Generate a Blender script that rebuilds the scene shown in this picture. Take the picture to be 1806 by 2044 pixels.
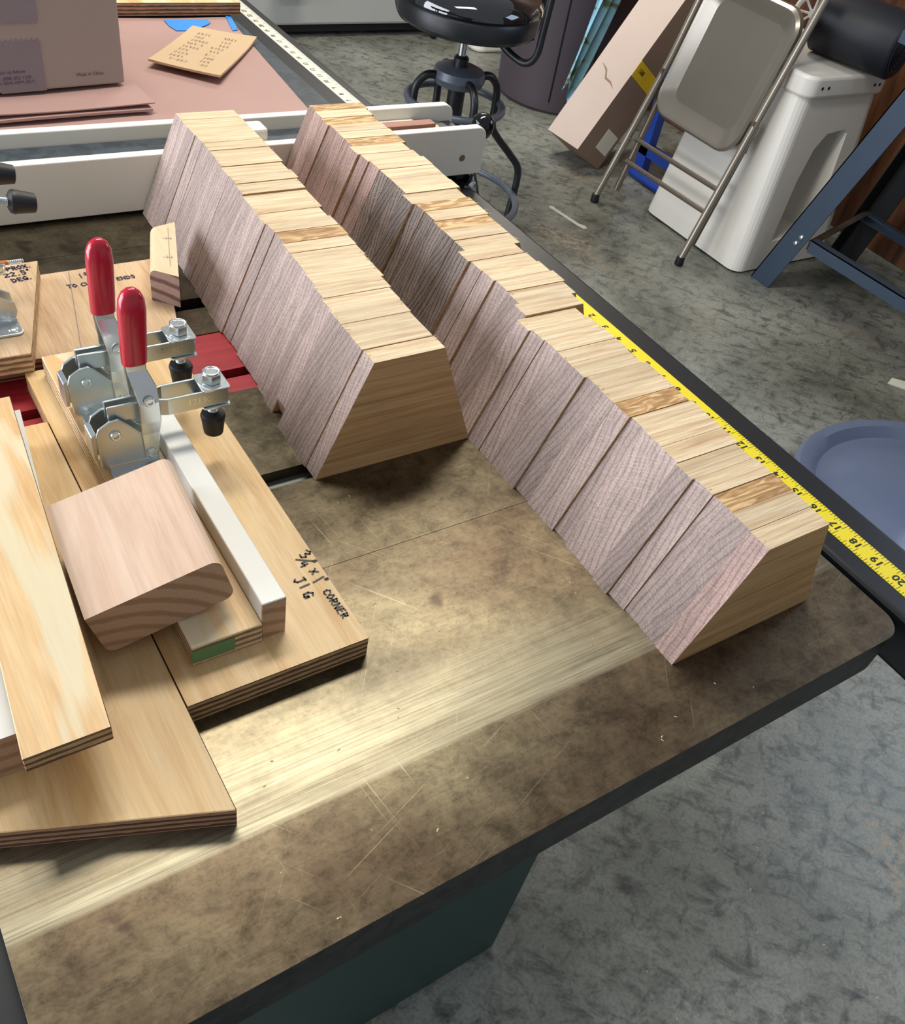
import bpy, bmesh, math, random
from mathutils import Vector, Matrix
for o in list(bpy.data.objects): bpy.data.objects.remove(o)
S = bpy.context.scene
C = S.collection
T = 0.86                      # height of the saw table above the floor
R = random.Random(7)

# ------------------------------------------------------------------ camera, world, lights, exposure
cam_d = bpy.data.cameras.new('camera'); cam = bpy.data.objects.new('camera', cam_d); C.objects.link(cam)
cam_d.sensor_fit = 'VERTICAL'; cam_d.sensor_height = 36.0; cam_d.lens = 1785.125 / 2044 * 36.0
cam_d.shift_y = 80.0 / 2044; cam_d.clip_start = 0.01
rt, up, fw = Vector((.83559525, -.52626223, .15757109)), Vector((.28906544, .66512686, .68851103)), Vector((.46714211, .52976819, -.70790106))
M = Matrix.Identity(4)
for i in range(3): M[i][0] = rt[i]; M[i][1] = up[i]; M[i][2] = -fw[i]
M[0][3], M[1][3], M[2][3] = -.6491, -.1543, .5162 + T
cam.matrix_world = M
S.camera = cam
W = bpy.data.worlds.new('world'); S.world = W; W.use_nodes = True
bg = W.node_tree.nodes['Background']; bg.inputs[0].default_value = (.74, .77, .82, 1); bg.inputs[1].default_value = .32
def area(name, loc, target, sx, sy, power, col):
    d = bpy.data.lights.new(name, 'AREA'); d.shape = 'RECTANGLE'; d.size = sx; d.size_y = sy; d.energy = power; d.color = col
    o = bpy.data.objects.new(name, d); C.objects.link(o); o.location = loc
    o.rotation_euler = (Vector(target) - Vector(loc)).to_track_quat('-Z', 'Y').to_euler()
    return o
area('ceiling_tube_light', (-.02, 1.15, T + 1.68), (-.02, 1.15, T), 1.25, .30, 24, (1.0, .95, .84))
area('ceiling_tube_light_far', (1.5, 3.0, T + 1.7), (1.5, 3.0, 0), 1.3, .3, 30, (1.0, .93, .80))
area('window_daylight', (2.45, .1, T + .75), (.4, .3, 0), 1.1, 1.0, 12, (.62, .78, 1.0))
area('garage_door_daylight', (-3.2, 1.6, T + .5), (0, .8, T), 3.2, 2.2, 135, (.88, .92, 1.0))
vs = S.view_settings; vs.view_transform = 'Standard'; vs.look = 'None'; vs.gamma = 1.0; vs.use_curve_mapping = False
vs.exposure = 0.50

# ------------------------------------------------------------------ materials
def lin(c):
    if isinstance(c, str): c = tuple(int(c[i:i+2], 16) / 255 for i in (0, 2, 4))
    return tuple((v / 12.92 if v <= .04045 else ((v + .055) / 1.055) ** 2.4) for v in c[:3]) + (1,)
class NT:
    def __init__(s, name):
        s.m = bpy.data.materials.new(name); s.m.use_nodes = True; s.t = s.m.node_tree
        s.b = s.t.nodes['Principled BSDF']; s.tc = None
    def n(s, typ, **kw):
        nd = s.t.nodes.new('ShaderNode' + typ)
        for k, v in kw.items():
            if k.startswith('i_'):
                key = k[2:].replace('_', ' ')
                key = int(key) if key.isdigit() else key
                s.put(nd.inputs[key], v)
            else: setattr(nd, k, v)
        return nd
    def put(s, sock, v):
        if isinstance(v, bpy.types.NodeSocket): s.t.links.new(v, sock)
        else: sock.default_value = v
    def coord(s, scale=(1, 1, 1), rot=(0, 0, 0), rand=True):
        if s.tc is None:
            s.tc = s.n('TexCoord').outputs['Object']
            if rand:
                oi = s.n('ObjectInfo'); mu = s.n('VectorMath', operation='SCALE'); mu.inputs[0].default_value = (3.1, 5.3, 7.7)
                s.t.links.new(oi.outputs['Random'], mu.inputs['Scale'])
                s.rnd = oi.outputs['Random']; s.off = mu.outputs[0]
        mp = s.n('Mapping'); s.put(mp.inputs['Vector'], s.tc); mp.inputs['Scale'].default_value = scale; mp.inputs['Rotation'].default_value = rot
        if rand and hasattr(s, 'off'): s.put(mp.inputs['Location'], s.off)
        return mp.outputs[0]
    def rcoord(s, ang, scale):
        s.coord(rand=False) if s.tc is None else None
        vr = s.n('VectorRotate', rotation_type='Z_AXIS', i_Vector=s.tc, i_Angle=ang)
        mp = s.n('Mapping', i_Vector=vr.outputs[0]); mp.inputs['Scale'].default_value = scale
        return mp.outputs[0]
    def noise(s, vec, scale=5, detail=4, rough=.55, dist=0):
        return s.n('TexNoise', i_Vector=vec, i_Scale=scale, i_Detail=detail, i_Roughness=rough, i_Distortion=dist).outputs['Fac']
    def ramp(s, fac, stops):
        r = s.n('ValToRGB', i_Fac=fac); e = r.color_ramp.elements
        while len(e) < len(stops): e.new(.5)
        for el, (p, c) in zip(e, stops): el.position = p; el.color = lin(c) if isinstance(c, str) else (c, c, c, 1)
        return r.outputs[0]
    def mix(s, fac, a, b, mode='MIX'):
        x = s.n('Mix', data_type='RGBA', blend_type=mode)
        s.put(x.inputs[0], fac); s.put(x.inputs[6], a); s.put(x.inputs[7], b)
        return x.outputs[2]
    def math(s, op, a, b=0.0, c=0.0):
        x = s.n('Math', operation=op); s.put(x.inputs[0], a); s.put(x.inputs[1], b)
        s.put(x.inputs[2], c); return x.outputs[0]
    def bump(s, h, strength=.2, dist=.001):
        b = s.n('Bump', i_Height=h, i_Strength=strength, i_Distance=dist); s.put(s.b.inputs['Normal'], b.outputs[0])
    def fin(s, col=None, rough=.5, metal=0.0, spec=None, coat=None):
        if col is not None: s.put(s.b.inputs['Base Color'], lin(col) if isinstance(col, str) else col)
        s.put(s.b.inputs['Roughness'], rough); s.put(s.b.inputs['Metallic'], metal)
        if spec is not None: s.b.inputs['Specular IOR Level'].default_value = spec
        if coat is not None: s.b.inputs['Coat Weight'].default_value = coat
        return s.m
def plain(name, col, rough=.5, metal=0.0, var=.12, scale=30, bump=0, spec=None, coat=None):
    k = NT(name); v = k.coord()
    f = k.noise(v, scale, 5)
    c = lin(col); d = tuple(x * (1 - var) for x in c[:3]) + (1,); l = tuple(min(1, x * (1 + var)) for x in c[:3]) + (1,)
    x = k.mix(f, d, l)
    if bump: k.bump(f, bump)
    return k.fin(x, rough, metal, spec, coat)
def wood(name, stops, sc=(4, 60, 60), fib=(20, 400, 400), rough=.55, fibre=.35, bump=.15, dist=1.2, tint=.10, blotch=None):
    k = NT(name)
    a = k.noise(k.coord(sc), 1, 4, .6, dist)
    col = k.ramp(a, stops)
    f = k.noise(k.coord(fib), 1, 3, .6)
    col = k.mix(fibre, col, k.ramp(f, [(.30, .35), (.62, 1.0)]), 'MULTIPLY')
    if blotch:
        b = k.noise(k.coord(blotch[0]), 1, 2, .5, .6)
        col = k.mix(k.ramp(b, [(.50, 0.0), (.56, 1.0)]), col, lin(blotch[1]))
        col = k.mix(fibre * .5, col, k.ramp(f, [(.30, .5), (.62, 1.0)]), 'MULTIPLY')
    h = k.n('HueSaturation', i_Color=col); k.put(h.inputs['Value'], k.math('MULTIPLY_ADD', k.rnd, 2 * tint, 1 - tint))
    k.bump(f, bump, .0006)
    return k.fin(h.outputs[0], rough)
# oak: pale edge grain on top, tan face grain, pinkish end grain on the cut slopes
OAK_TOP = wood('oak_edge_grain', [(.30, 'c0a17c'), (.48, 'd8c09c'), (.70, 'e5d3b4')], (6, 150, 150), (26, 900, 900), .62, .5, .4, .8, .10)
OAK_TOP2 = wood('oak_ray_fleck', [(.36, '9a7245'), (.50, 'b98f5c'), (.62, 'dfbf8d')], (22, 120, 120), (26, 900, 900), .62, .45, .4, 2.0, .06)
OAK_FACE = wood('oak_face_grain', [(.30, 'ab8355'), (.50, 'c49c6a'), (.72, 'cfaa7a')], (5, 60, 170), (16, 700, 700), .55, .42, .25, .5, .05)
def end_grain(name, dark, mid, light, ray):
    k = NT(name); k.coord()
    ang = k.math('MULTIPLY_ADD', k.rnd, 1.3, -.65)
    def rotated(a, sc):
        vr = k.n('VectorRotate', rotation_type='X_AXIS', i_Vector=k.tc); k.put(vr.inputs['Angle'], a)
        mp = k.n('Mapping', i_Vector=vr.outputs[0]); mp.inputs['Scale'].default_value = sc; k.put(mp.inputs['Location'], k.off)
        return mp.outputs[0]
    a2 = k.math('MULTIPLY', ang, .35)
    rg = k.n('TexWave', wave_type='BANDS', bands_direction='Y', i_Vector=rotated(a2, (1, 1, .30)), i_Scale=62, i_Distortion=11.0, i_Detail=4, i_Detail_Scale=.45, i_Detail_Roughness=.55)
    col = k.ramp(rg.outputs['Fac'], [(.02, dark), (.30, mid), (.75, light), (1, mid)])
    big = k.noise(rotated(a2, (10, 130, 16)), 1, 4, .55, .5)
    col = k.mix(.85, col, k.ramp(big, [(.30, .66), (.50, .95), (.70, 1.14)]), 'MULTIPLY')
    por = k.noise(rotated(a2, (300, 420, 1500)), 1, 2, .7)
    col = k.mix(.62, col, k.ramp(por, [(.36, .45), (.56, 1.0)]), 'MULTIPLY')
    # medullary rays: fine pale lines crossing the rings, broken up
    rays = None
    for da, sc in ((1.45, 240),):
        w2 = k.n('TexWave', wave_type='BANDS', bands_direction='Y', i_Vector=rotated(k.math('ADD', ang, da), (1, 1, .05)), i_Scale=sc * .5, i_Distortion=1.6, i_Detail=2, i_Detail_Scale=.6)
        brk = k.noise(rotated(k.math('ADD', ang, da), (40, 260, 26)), 1, 2)
        rf = k.math('MULTIPLY', k.ramp(w2.outputs['Fac'], [(.88, 0.0), (.98, 1.0)]), k.ramp(brk, [(.46, 0.0), (.66, .42)]))
        rays = rf if rays is None else k.math('MAXIMUM', rays, rf)
    col = k.mix(rays, col, lin(ray))
    h = k.n('HueSaturation', i_Color=col); k.put(h.inputs['Value'], k.math('MULTIPLY_ADD', k.rnd, .42, .84))
    k.bump(por, .35, .0005)
    return k.fin(h.outputs[0], .6)
OAK_END = end_grain('oak_end_grain', '97837b', 'ab968e', 'b5a198', 'ccbdb1')
OAK_END_PINK = end_grain('oak_end_grain_pink', '967a70', 'aa8d83', 'b3988d', 'cab6aa')
OAK_END_GREY_SHADED = end_grain('oak_end_grain_grey_shaded', '4f443e', '75675f', '8f8077', 'b5a28c')  # darker grey oak, with the shorter row's shadow partly painted into the colour
PLY_S = [(.30, 'c79c63'), (.46, 'd8b47e'), (.60, 'e0c292'), (.74, 'd0a974')]
PLY = wood('plywood_face_along_y', PLY_S, (26, 4, 30), (500, 18, 500), .5, .22, .1, 1.4, .04)
PLYP = wood('plywood_face_pale_patch', [(.30, 'd0a26a'), (.5, 'e2bd88'), (.72, 'e9cb9b')], (26, 4, 30), (500, 18, 500), .5, .20, .1, 1.2, .03, ((30, 5, 5), 'dccdaa'))
PLYX = wood('plywood_face_pinkish', [(.30, 'bd9a76'), (.5, 'cfae89'), (.72, 'd8bd9c')], (60, 7, 30), (900, 26, 500), .55, .40, .15, .5, .03)
def ply_edge(name, light, dark, n=7):
    k = NT(name); v = k.coord((1, 1, 1), rand=False)
    sx = k.n('SeparateXYZ', i_Vector=v); ns = k.noise(k.coord((90, 90, 500), rand=False), 1, 3)
    ph = k.math('MULTIPLY_ADD', ns, .0022, sx.outputs[2])
    s = k.math('SINE', k.math('MULTIPLY', ph, 2 * math.pi / .0054))
    col = k.ramp(k.math('MULTIPLY_ADD', s, .5, .5), [(.30, dark), (.55, light), (.9, light)])
    col = k.mix(.6, col, k.ramp(ns, [(.35, .55), (.6, 1.0)]), 'MULTIPLY')
    k.bump(ns, .3); return k.fin(col, .7)
EDGE = ply_edge('plywood_edge', 'cfa876', '6f5136'); EDGEW = ply_edge('plywood_edge_pale', 'd8bd94', '8d7052')
EDGED = ply_edge('plywood_edge_dark', 'a77d5c', '503827')
PINE = wood('pine_face', [(.30, 'c3a48d'), (.5, 'cfb29b'), (.72, 'd8bfa9')], (26, 3, 26), (400, 15, 400), .5, .18, .1, 1.8, .03)
def pine_end(name, a, b):
    k = NT(name); v = k.coord((1, 1, 1), rand=False)
    mp = k.n('Mapping', i_Vector=v); mp.inputs['Location'].default_value = (.02, 0, .06)
    w = k.n('TexWave', wave_type='RINGS', rings_direction='Y', i_Vector=mp.outputs[0], i_Scale=26, i_Distortion=.8, i_Detail=2, i_Detail_Scale=3)
    col = k.ramp(w.outputs['Fac'], [(.12, a), (.5, b), (.95, b)])
    f = k.noise(k.coord((700, 700, 700), rand=False), 1, 2)
    col = k.mix(.3, col, k.ramp(f, [(.35, .6), (.6, 1.0)]), 'MULTIPLY')
    return k.fin(col, .65)
PINE_END = pine_end('pine_end_grain', 'a3805f', 'bd9a7c'); PINE_END2 = pine_end('stick_end_grain', '6d5148', 'a98e82')
STICK = wood('stick_face', [(.30, 'd3b08c'), (.6, 'e2c5a2')], (30, 3, 26), (400, 15, 400), .5, .15, .1, 1, .02)
MELA = plain('white_melamine', 'dcdcd6', .35, 0, .03)
# cast iron top: brown patina, ground streaks along X, stains and fine scratches; a polished band worn along the near wing
def cast_iron(name, band, warm=.40):
    k = NT(name); k.coord(rand=False)
    P = lambda sc, rot=(0, 0, 0): k.coord(sc, rot, rand=False)
    pat = k.noise(P((9, 11, 9)), 1, 9, .66, .25)
    col = k.ramp(pat, [(.30, '4b4437'), (.46, '675e4b'), (.60, '7a715a'), (.78, '8d866c')])
    red = k.noise(P((2.6, 3.4, 2.6)), 1, 4, .5)
    col = k.mix(k.ramp(red, [(.44, warm), (.62, 0.0)]), col, lin('644a38'))
    mot = k.noise(P((42, 50, 42)), 1, 8, .72, .35)
    col = k.mix(.62, col, k.ramp(mot, [(.36, .38), (.50, .92), (.64, 1.15)]), 'MULTIPLY')
    fine = k.noise(P((210, 260, 210)), 1, 5, .75)
    col = k.mix(.55, col, k.ramp(fine, [(.36, .50), (.54, 1.0)]), 'MULTIPLY')
    strk = k.noise(P((14, 900, 10)), 1, 3, .6)
    col = k.mix(.30, col, k.ramp(strk, [(.35, .6), (.62, 1.0)]), 'MULTIPLY')
    st = k.n('TexVoronoi', i_Vector=k.n('VectorMath', operation='ADD', i_0=P((13, 15, 13)), i_1=k.n('TexNoise', i_Vector=P((26, 26, 26)), i_Scale=1.0, i_Detail=2.0).outputs['Color']).outputs[0], i_Scale=1.0)
    spot = k.math('MULTIPLY', k.ramp(st.outputs['Distance'], [(.10, 1.0), (.19, 0.0)]), k.ramp(k.noise(P((5, 5, 5)), 1, 2), [(.5, 0.0), (.58, .75)]))
    col = k.mix(spot, col, lin('3c3029'))
    scr = None
    for q_, (rot_, sc_) in enumerate(((.9, (9, 900, 3)), (2.2, (12, 1100, 3)), (-.35, (9, 1000, 3)), (1.45, (14, 1200, 3)))):
        w = k.noise(k.rcoord(rot_, sc_), 1, 2, .5, .2)
        s1 = k.math('MULTIPLY', k.ramp(w, [(.70, 0.0), (.74, 1.0)]), k.ramp(k.noise(k.rcoord(q_ * 1.7, (7, 7, 7)), 1, 2), [(.48, 0.0), (.64, .34)]))
        scr = s1 if scr is None else k.math('MAXIMUM', scr, s1)
    col = k.mix(scr, col, lin('b5ac90'))
    rough = k.math('MULTIPLY_ADD', mot, .26, .235)
    if band:
        sx = k.n('SeparateXYZ', i_Vector=k.tc)
        y0 = k.math('ADD', sx.outputs[1], .5)
        yy = k.math('MULTIPLY_ADD', strk, .03, y0)
        b = k.math('MULTIPLY', k.ramp(y0, [(.0795, 0.0), (.0825, 1.0)]), k.ramp(yy, [(.105, 1.0), (.17, 0.0)]))
        b = k.math('MULTIPLY', b, k.ramp(k.noise(P((5, 60, 5)), 1, 3), [(.34, .45), (.58, .95)]))
        col = k.mix(b, col, k.mix(k.ramp(strk, [(.35, 0.0), (.6, 1.0)]), lin('716c5b'), lin('9a937d')))
        rough = k.math('MULTIPLY_ADD', b, -.01, rough)
    k.bump(k.math('MULTIPLY_ADD', strk, .6, fine), .025, .0005)
    k.b.inputs['Anisotropic'].default_value = .55
    tg = k.n('CombineXYZ', i_0=1.0); k.put(k.b.inputs['Tangent'], tg.outputs[0])
    return k.fin(col, rough, .82)
IRON = cast_iron('cast_iron_top', False, .2); IRON_WING = cast_iron('cast_iron_wing_top', True)
def flaky(name, a, b):
    k = NT(name); f = k.noise(k.coord((60, 60, 60), rand=False), 1, 5, .6, .5)
    k.bump(f, .4); return k.fin(k.ramp(f, [(.42, a), (.55, b)]), .5, 0, .4)
IRON_SIDE = flaky('dark_paint_edge', '15191a', '2a2d2b')
GREEN = plain('green_cabinet_paint', '24443f', .45, 0, .12, 8)
BLACK = plain('black_satin_paint', '15181c', .38, 0, .1, 40)
BLACKG = plain('black_gloss', '07080a', .08, 0, .05)
DARKTOP = flaky('scuffed_dark_laminate', '30373e', '3d454c')
RED = wood('red_throat_plate', [(.3, '8c1d26'), (.6, 'a52832')], (5, 90, 60), (14, 500, 500), .4, .3, .1, .6, .03)
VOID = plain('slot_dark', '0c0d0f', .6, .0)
SLOTFLOOR = plain('slot_floor_steel', '6f726c', .45, .6)
HDPE = plain('white_hdpe', 'e6e2d4', .42, 0, .04, 6)
BRASS = plain('brown_screw', '8d7658', .4, .6)
STEEL = plain('zinc_plated_steel', 'cdd6d8', .30, 1.0, .06, 20)
STEEL2 = plain('zinc_plate_bright', 'dfe5e4', .22, 1.0, .05, 20)
REDGRIP = plain('red_vinyl_grip', 'b31832', .22, 0, .05, 20, 0, .5, .3)
RUBBER = plain('black_rubber', '101216', .5, 0, .1)
INK = plain('black_marker_ink', '15161c', .5, 0, .05); INKB = plain('blue_black_marker_ink', '222c4a', .5, 0, .1)
PENCIL_GREY = plain('pencil_graphite', '8a8078', .5, 0, .1)
TAPEY = plain('yellow_tape_measure', 'eedc2c', .4, 0, .05, 15); TAPEW = plain('white_rule_tape', 'd8d5c6', .45, 0, .08, 40)
KRAFT = plain('rosin_paper', 'a98881', .65, 0, .07, 14)
CARD = plain('cardboard', '9b8e85', .75, 0, .05, 9); CARD_T = plain('cardboard_tan', 'c4a885', .75, 0, .05, 12)
CARD_SHADED = plain('cardboard_shaded', '86705f', .75, 0, .08, 12); CARD_PK = plain('cardboard_pinkish', 'c3b1a6', .7, 0, .05, 10)
PTAPE = plain('brown_packing_tape', '7f767c', .3, 0, .05); BTEXT = plain('print_ink', '3e4257', .6)
BLUETAPE = plain('blue_masking_tape', '2f86dc', .6, 0, .06)
GREENP = plain('green_paint', '5f8455', .6, 0, .1, 80)
def concrete():
    k = NT('stained_concrete_floor'); P = lambda s_, r=(0, 0, 0): k.coord(s_, r, rand=False)
    a = k.noise(P((1.7, 1.7, 1.7)), 1, 8, .64, .4)
    col = k.ramp(a, [(.32, '5a5b53'), (.46, '7a7c73'), (.60, '93958d'), (.75, 'a3a59d')])
    sc = None
    for rot_, s_ in ((.9, (13, 34, 9)), (-.4, (20, 30, 9))):
        b = k.noise(k.rcoord(rot_, s_), 1, 6, .7, .5)
        m = k.ramp(b, [(.34, .32), (.49, 1.0)]); sc = m if sc is None else k.mix(1.0, sc, m, 'MULTIPLY')
    col = k.mix(.80, col, sc, 'MULTIPLY')
    f = k.noise(P((150, 150, 150)), 1, 5, .75)
    col = k.mix(.6, col, k.ramp(f, [(.36, .50), (.56, 1.0)]), 'MULTIPLY')
    s = k.noise(P((2.3, 2.3, 2.3)), 1, 3, .5)
    sf = k.math('MULTIPLY', k.ramp(s, [(.60, 0.0), (.70, .6)]), k.ramp(k.noise(P((60, 60, 60)), 1, 5), [(.48, 0.0), (.60, 1.0)]))
    col = k.mix(sf, col, lin('a08868'))
    k.bump(f, .15, .001)
    return k.fin(col, k.math('MULTIPLY_ADD', a, .40, .16), 0, .45)
FLOOR = concrete()
WALLP = wood('brown_wood_panel', [(.3, '3b2214'), (.5, '5c3820'), (.72, '744a2a')], (8, 14, 1.6), (200, 200, 10), .5, .4, .2, 1.5, .04)
GREYW = plain('grey_wall', '8d8b86', .8)
WHITEP = plain('white_plastic', 'e8e4db', .33, 0, .04, 5); WHITEE = plain('aged_white_enamel', 'a9aba8', .45, 0, .07, 6)
TAN = plain('tan_enamel', '8d8478', .28, .5, .06, 8); TAND = plain('tan_tube_worn', '6f655b', .35, .5, .15, 40)
PURPLE = plain('purple_brown_plastic', '4a4148', .5, 0, .08, 5)
SEATM = plain('seat_metal', '8b857c', .27, .6, .06, 8)
GREYM = plain('grey_powder_coat', '565c68', .38, .2, .06, 20)
CHROME = plain('chrome', 'd5d8da', .08, 1.0, .02)
BLUE = plain('blue_paint', '1a3f9e', .4, 0, .08); SLATE = plain('slate_blue_steel', '3f4d5f', .42, .3, .08, 12)
YELLOW = plain('yellow_print', 'e8c32a', .4); MAT = plain('black_rubber_roll', '121620', .5, 0, .15, 60)
TEAL = NT('tie_dye_cloth'); TEAL = TEAL.fin(TEAL.ramp(TEAL.noise(TEAL.coord((9, 9, 14), rand=False), 1, 2, .5, .8), [(.36, '5f6a4a'), (.46, '86b7c4'), (.6, '8fc4e0')]), .8)
BLUEG = plain('blue_grey_plastic', '66718a', .16, 0, .08, 6, 0, .5)
WOODRED = wood('cedar_stick', [(.3, '8a5845'), (.7, 'a87461')], (6, 60, 60), (20, 500, 500), .5, .3); WOODTAN = plain('pale_craft_stick', 'd8b98c', .6)
GLASSY = plain('clear_glossy_vinyl', '14161a', .05, 0, .05, 8, 0, .6, 1.0)
CHIP = plain('wood_chip', 'e2cda0', .7)
WHITEM = plain('white_paint_mark', 'a4a79c', .7)

# ------------------------------------------------------------------ mesh helpers
ORG = {}
class MB:
    def __init__(s): s.v = []; s.f = []; s.mi = []; s.sm = []
    def add(s, vs, fs, mi=0, sm=False):
        b = len(s.v); s.v += [tuple(v) for v in vs]
        for f in fs: s.f.append([b + i for i in f]); s.mi.append(mi); s.sm.append(sm)
        return s
    def box(s, x0, x1, y0, y1, z0, z1, mi=0):
        vs = [(x, y, z) for z in (z0, z1) for y in (y0, y1) for x in (x0, x1)]
        return s.add(vs, [(0, 2, 3, 1), (4, 5, 7, 6), (0, 1, 5, 4), (2, 6, 7, 3), (0, 4, 6, 2), (1, 3, 7, 5)], mi)
    def prism(s, poly, a, b, ax='z', mi=0, mi_side=None, sm=False):
        f = {'z': lambda p, h: (p[0], p[1], h), 'y': lambda p, h: (p[0], h, p[1]), 'x': lambda p, h: (h, p[0], p[1])}[ax]
        n = len(poly); vs = [f(p, a) for p in poly] + [f(p, b) for p in poly]
        s.add(vs, [list(range(n))[::-1], [n + i for i in range(n)]], mi)
        b0 = len(s.v) - 2 * n
        for i in range(n):
            j = (i + 1) % n; s.f.append([b0 + i, b0 + j, b0 + n + j, b0 + n + i]); s.mi.append(mi if mi_side is None else mi_side); s.sm.append(sm)
        return s
    def tube(s, path, r, n=10, closed=False, mi=0, cap=True):
        P = [Vector(p) for p in path]; m = len(P); rings = []; u = None
        rr = r if isinstance(r, (list, tuple)) else [r] * m
        for i in range(m):
            if closed: t = (P[(i + 1) % m] - P[i - 1]).normalized()
            else: t = (P[min(i + 1, m - 1)] - P[max(i - 1, 0)]).normalized()
            if u is None:
                u = t.orthogonal().normalized()
            u = (u - t * u.dot(t)).normalized(); w = t.cross(u)
            rings.append([P[i] + (u * math.cos(a) + w * math.sin(a)) * rr[i] for a in [2 * math.pi * j / n for j in range(n)]])
        vs = [v for q in rings for v in q]; fs = []
        for i in range(m if closed else m - 1):
            k = (i + 1) % m
            for j in range(n): fs.append((i * n + j, i * n + (j + 1) % n, k * n + (j + 1) % n, k * n + j))
        s.add(vs, fs, mi, True)
        if cap and not closed:
            b = len(s.v) - m * n
            s.f += [[b + j for j in range(n)][::-1], [b + (m - 1) * n + j for j in range(n)]]; s.mi += [mi, mi]; s.sm += [False, False]
        return s
    def lathe(s, prof, c, ax=(0, 0, 1), n=24, mi=0):
        A = Vector(ax).normalized(); u = A.orthogonal().normalized(); w = A.cross(u); c = Vector(c); vs = []; fs = []
        for r, h in prof:
            for j in range(n):
                a = 2 * math.pi * j / n; vs.append(c + A * h + (u * math.cos(a) + w * math.sin(a)) * r)
        for i in range(len(prof) - 1):
            for j in range(n): fs.append((i * n + j, i * n + (j + 1) % n, (i + 1) * n + (j + 1) % n, (i + 1) * n + j))
        fs += [tuple(range(n))[::-1], tuple((len(prof) - 1) * n + j for j in range(n))]
        return s.add(vs, fs, mi, True)
    def xf(s, m, start=0):
        for i in range(start, len(s.v)): s.v[i] = tuple(m @ Vector(s.v[i]))
        return s
    def build(s, name, mats, parent=None, origin=None, local=False, bevel=0, seg=2, rotz=0, rot=None, topmat=None):
        """parent: verts are world coordinates shifted to the parent's frame (or already local). top level: origin given."""
        me = bpy.data.meshes.new(name)
        if not local:
            o = Vector(ORG[parent.name]) if parent else Vector(origin or (0, 0, 0))
            vs = [tuple(Vector(v) - o) for v in s.v]
        else: vs = s.v; o = Vector(origin or (0, 0, 0))
        me.from_pydata(vs, [], s.f)
        for m in (mats if isinstance(mats, (list, tuple)) else [mats]): me.materials.append(m)
        for p, mi, sm in zip(me.polygons, s.mi, s.sm): p.material_index = mi; p.use_smooth = sm
        bm = bmesh.new(); bm.from_mesh(me); bmesh.ops.recalc_face_normals(bm, faces=bm.faces); bm.to_mesh(me); bm.free()
        if topmat is not None:                       # faces looking up take material slot `topmat`
            for p in me.polygons:
                if abs(p.normal.z) > .7: p.material_index = topmat
        if any(s.sm): me.set_sharp_from_angle(angle=math.radians(40))
        ob = bpy.data.objects.new(name, me); C.objects.link(ob)
        if parent: ob.parent = parent; ORG[ob.name] = ORG[parent.name]
        else: ob.location = o; ORG[ob.name] = tuple(o)
        if parent and local and origin: ob.location = o
        if rotz: ob.rotation_euler = (0, 0, rotz)
        if rot: ob.rotation_euler = rot
        if bevel:
            b = ob.modifiers.new('bevel', 'BEVEL'); b.width = bevel; b.segments = seg; b.limit_method = 'ANGLE'; b.angle_limit = math.radians(35)
        return ob
def tag(o, label, cat, group=None, kind=None):
    o['label'] = label; o['category'] = cat
    if group: o['group'] = group
    if kind: o['kind'] = kind
    return o
def thing(name, loc, label, cat, group=None, rotz=0):
    o = bpy.data.objects.new(name, None); C.objects.link(o); o.location = loc; o.rotation_euler = (0, 0, rotz)
    ORG[o.name] = tuple(loc); o.empty_display_size = .05
    return tag(o, label, cat, group)
def rrect(x0, x1, y0, y1, r, n=5, corners=(1, 1, 1, 1)):
    out = []
    for (cx, cy, a0, on) in ((x0 + r, y0 + r, 180, corners[0]), (x1 - r, y0 + r, 270, corners[1]), (x1 - r, y1 - r, 0, corners[2]), (x0 + r, y1 - r, 90, corners[3])):
        if not on:
            out.append((x0 if cx < (x0 + x1) / 2 else x1, y0 if cy < (y0 + y1) / 2 else y1)); continue
        for i in range(n + 1):
            a = math.radians(a0 + 90 * i / n); out.append((cx + r * math.cos(a), cy + r * math.sin(a)))
    return out
def catmull(pts, k=6, closed=False):
    P = [Vector(p) for p in pts]; out = []; n = len(P)
    for i in range(n if closed else n - 1):
        p0, p1, p2, p3 = (P[(i - 1) % n], P[i], P[(i + 1) % n], P[(i + 2) % n]) if closed else (P[max(i - 1, 0)], P[i], P[i + 1], P[min(i + 2, n - 1)])
        for j in range(k):
            t = j / k
            out.append(.5 * ((2 * p1) + (p2 - p0) * t + (2 * p0 - 5 * p1 + 4 * p2 - p3) * t * t + (3 * p1 - p0 - 3 * p2 + p3) * t ** 3))
    if not closed: out.append(P[-1])
    return out
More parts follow.
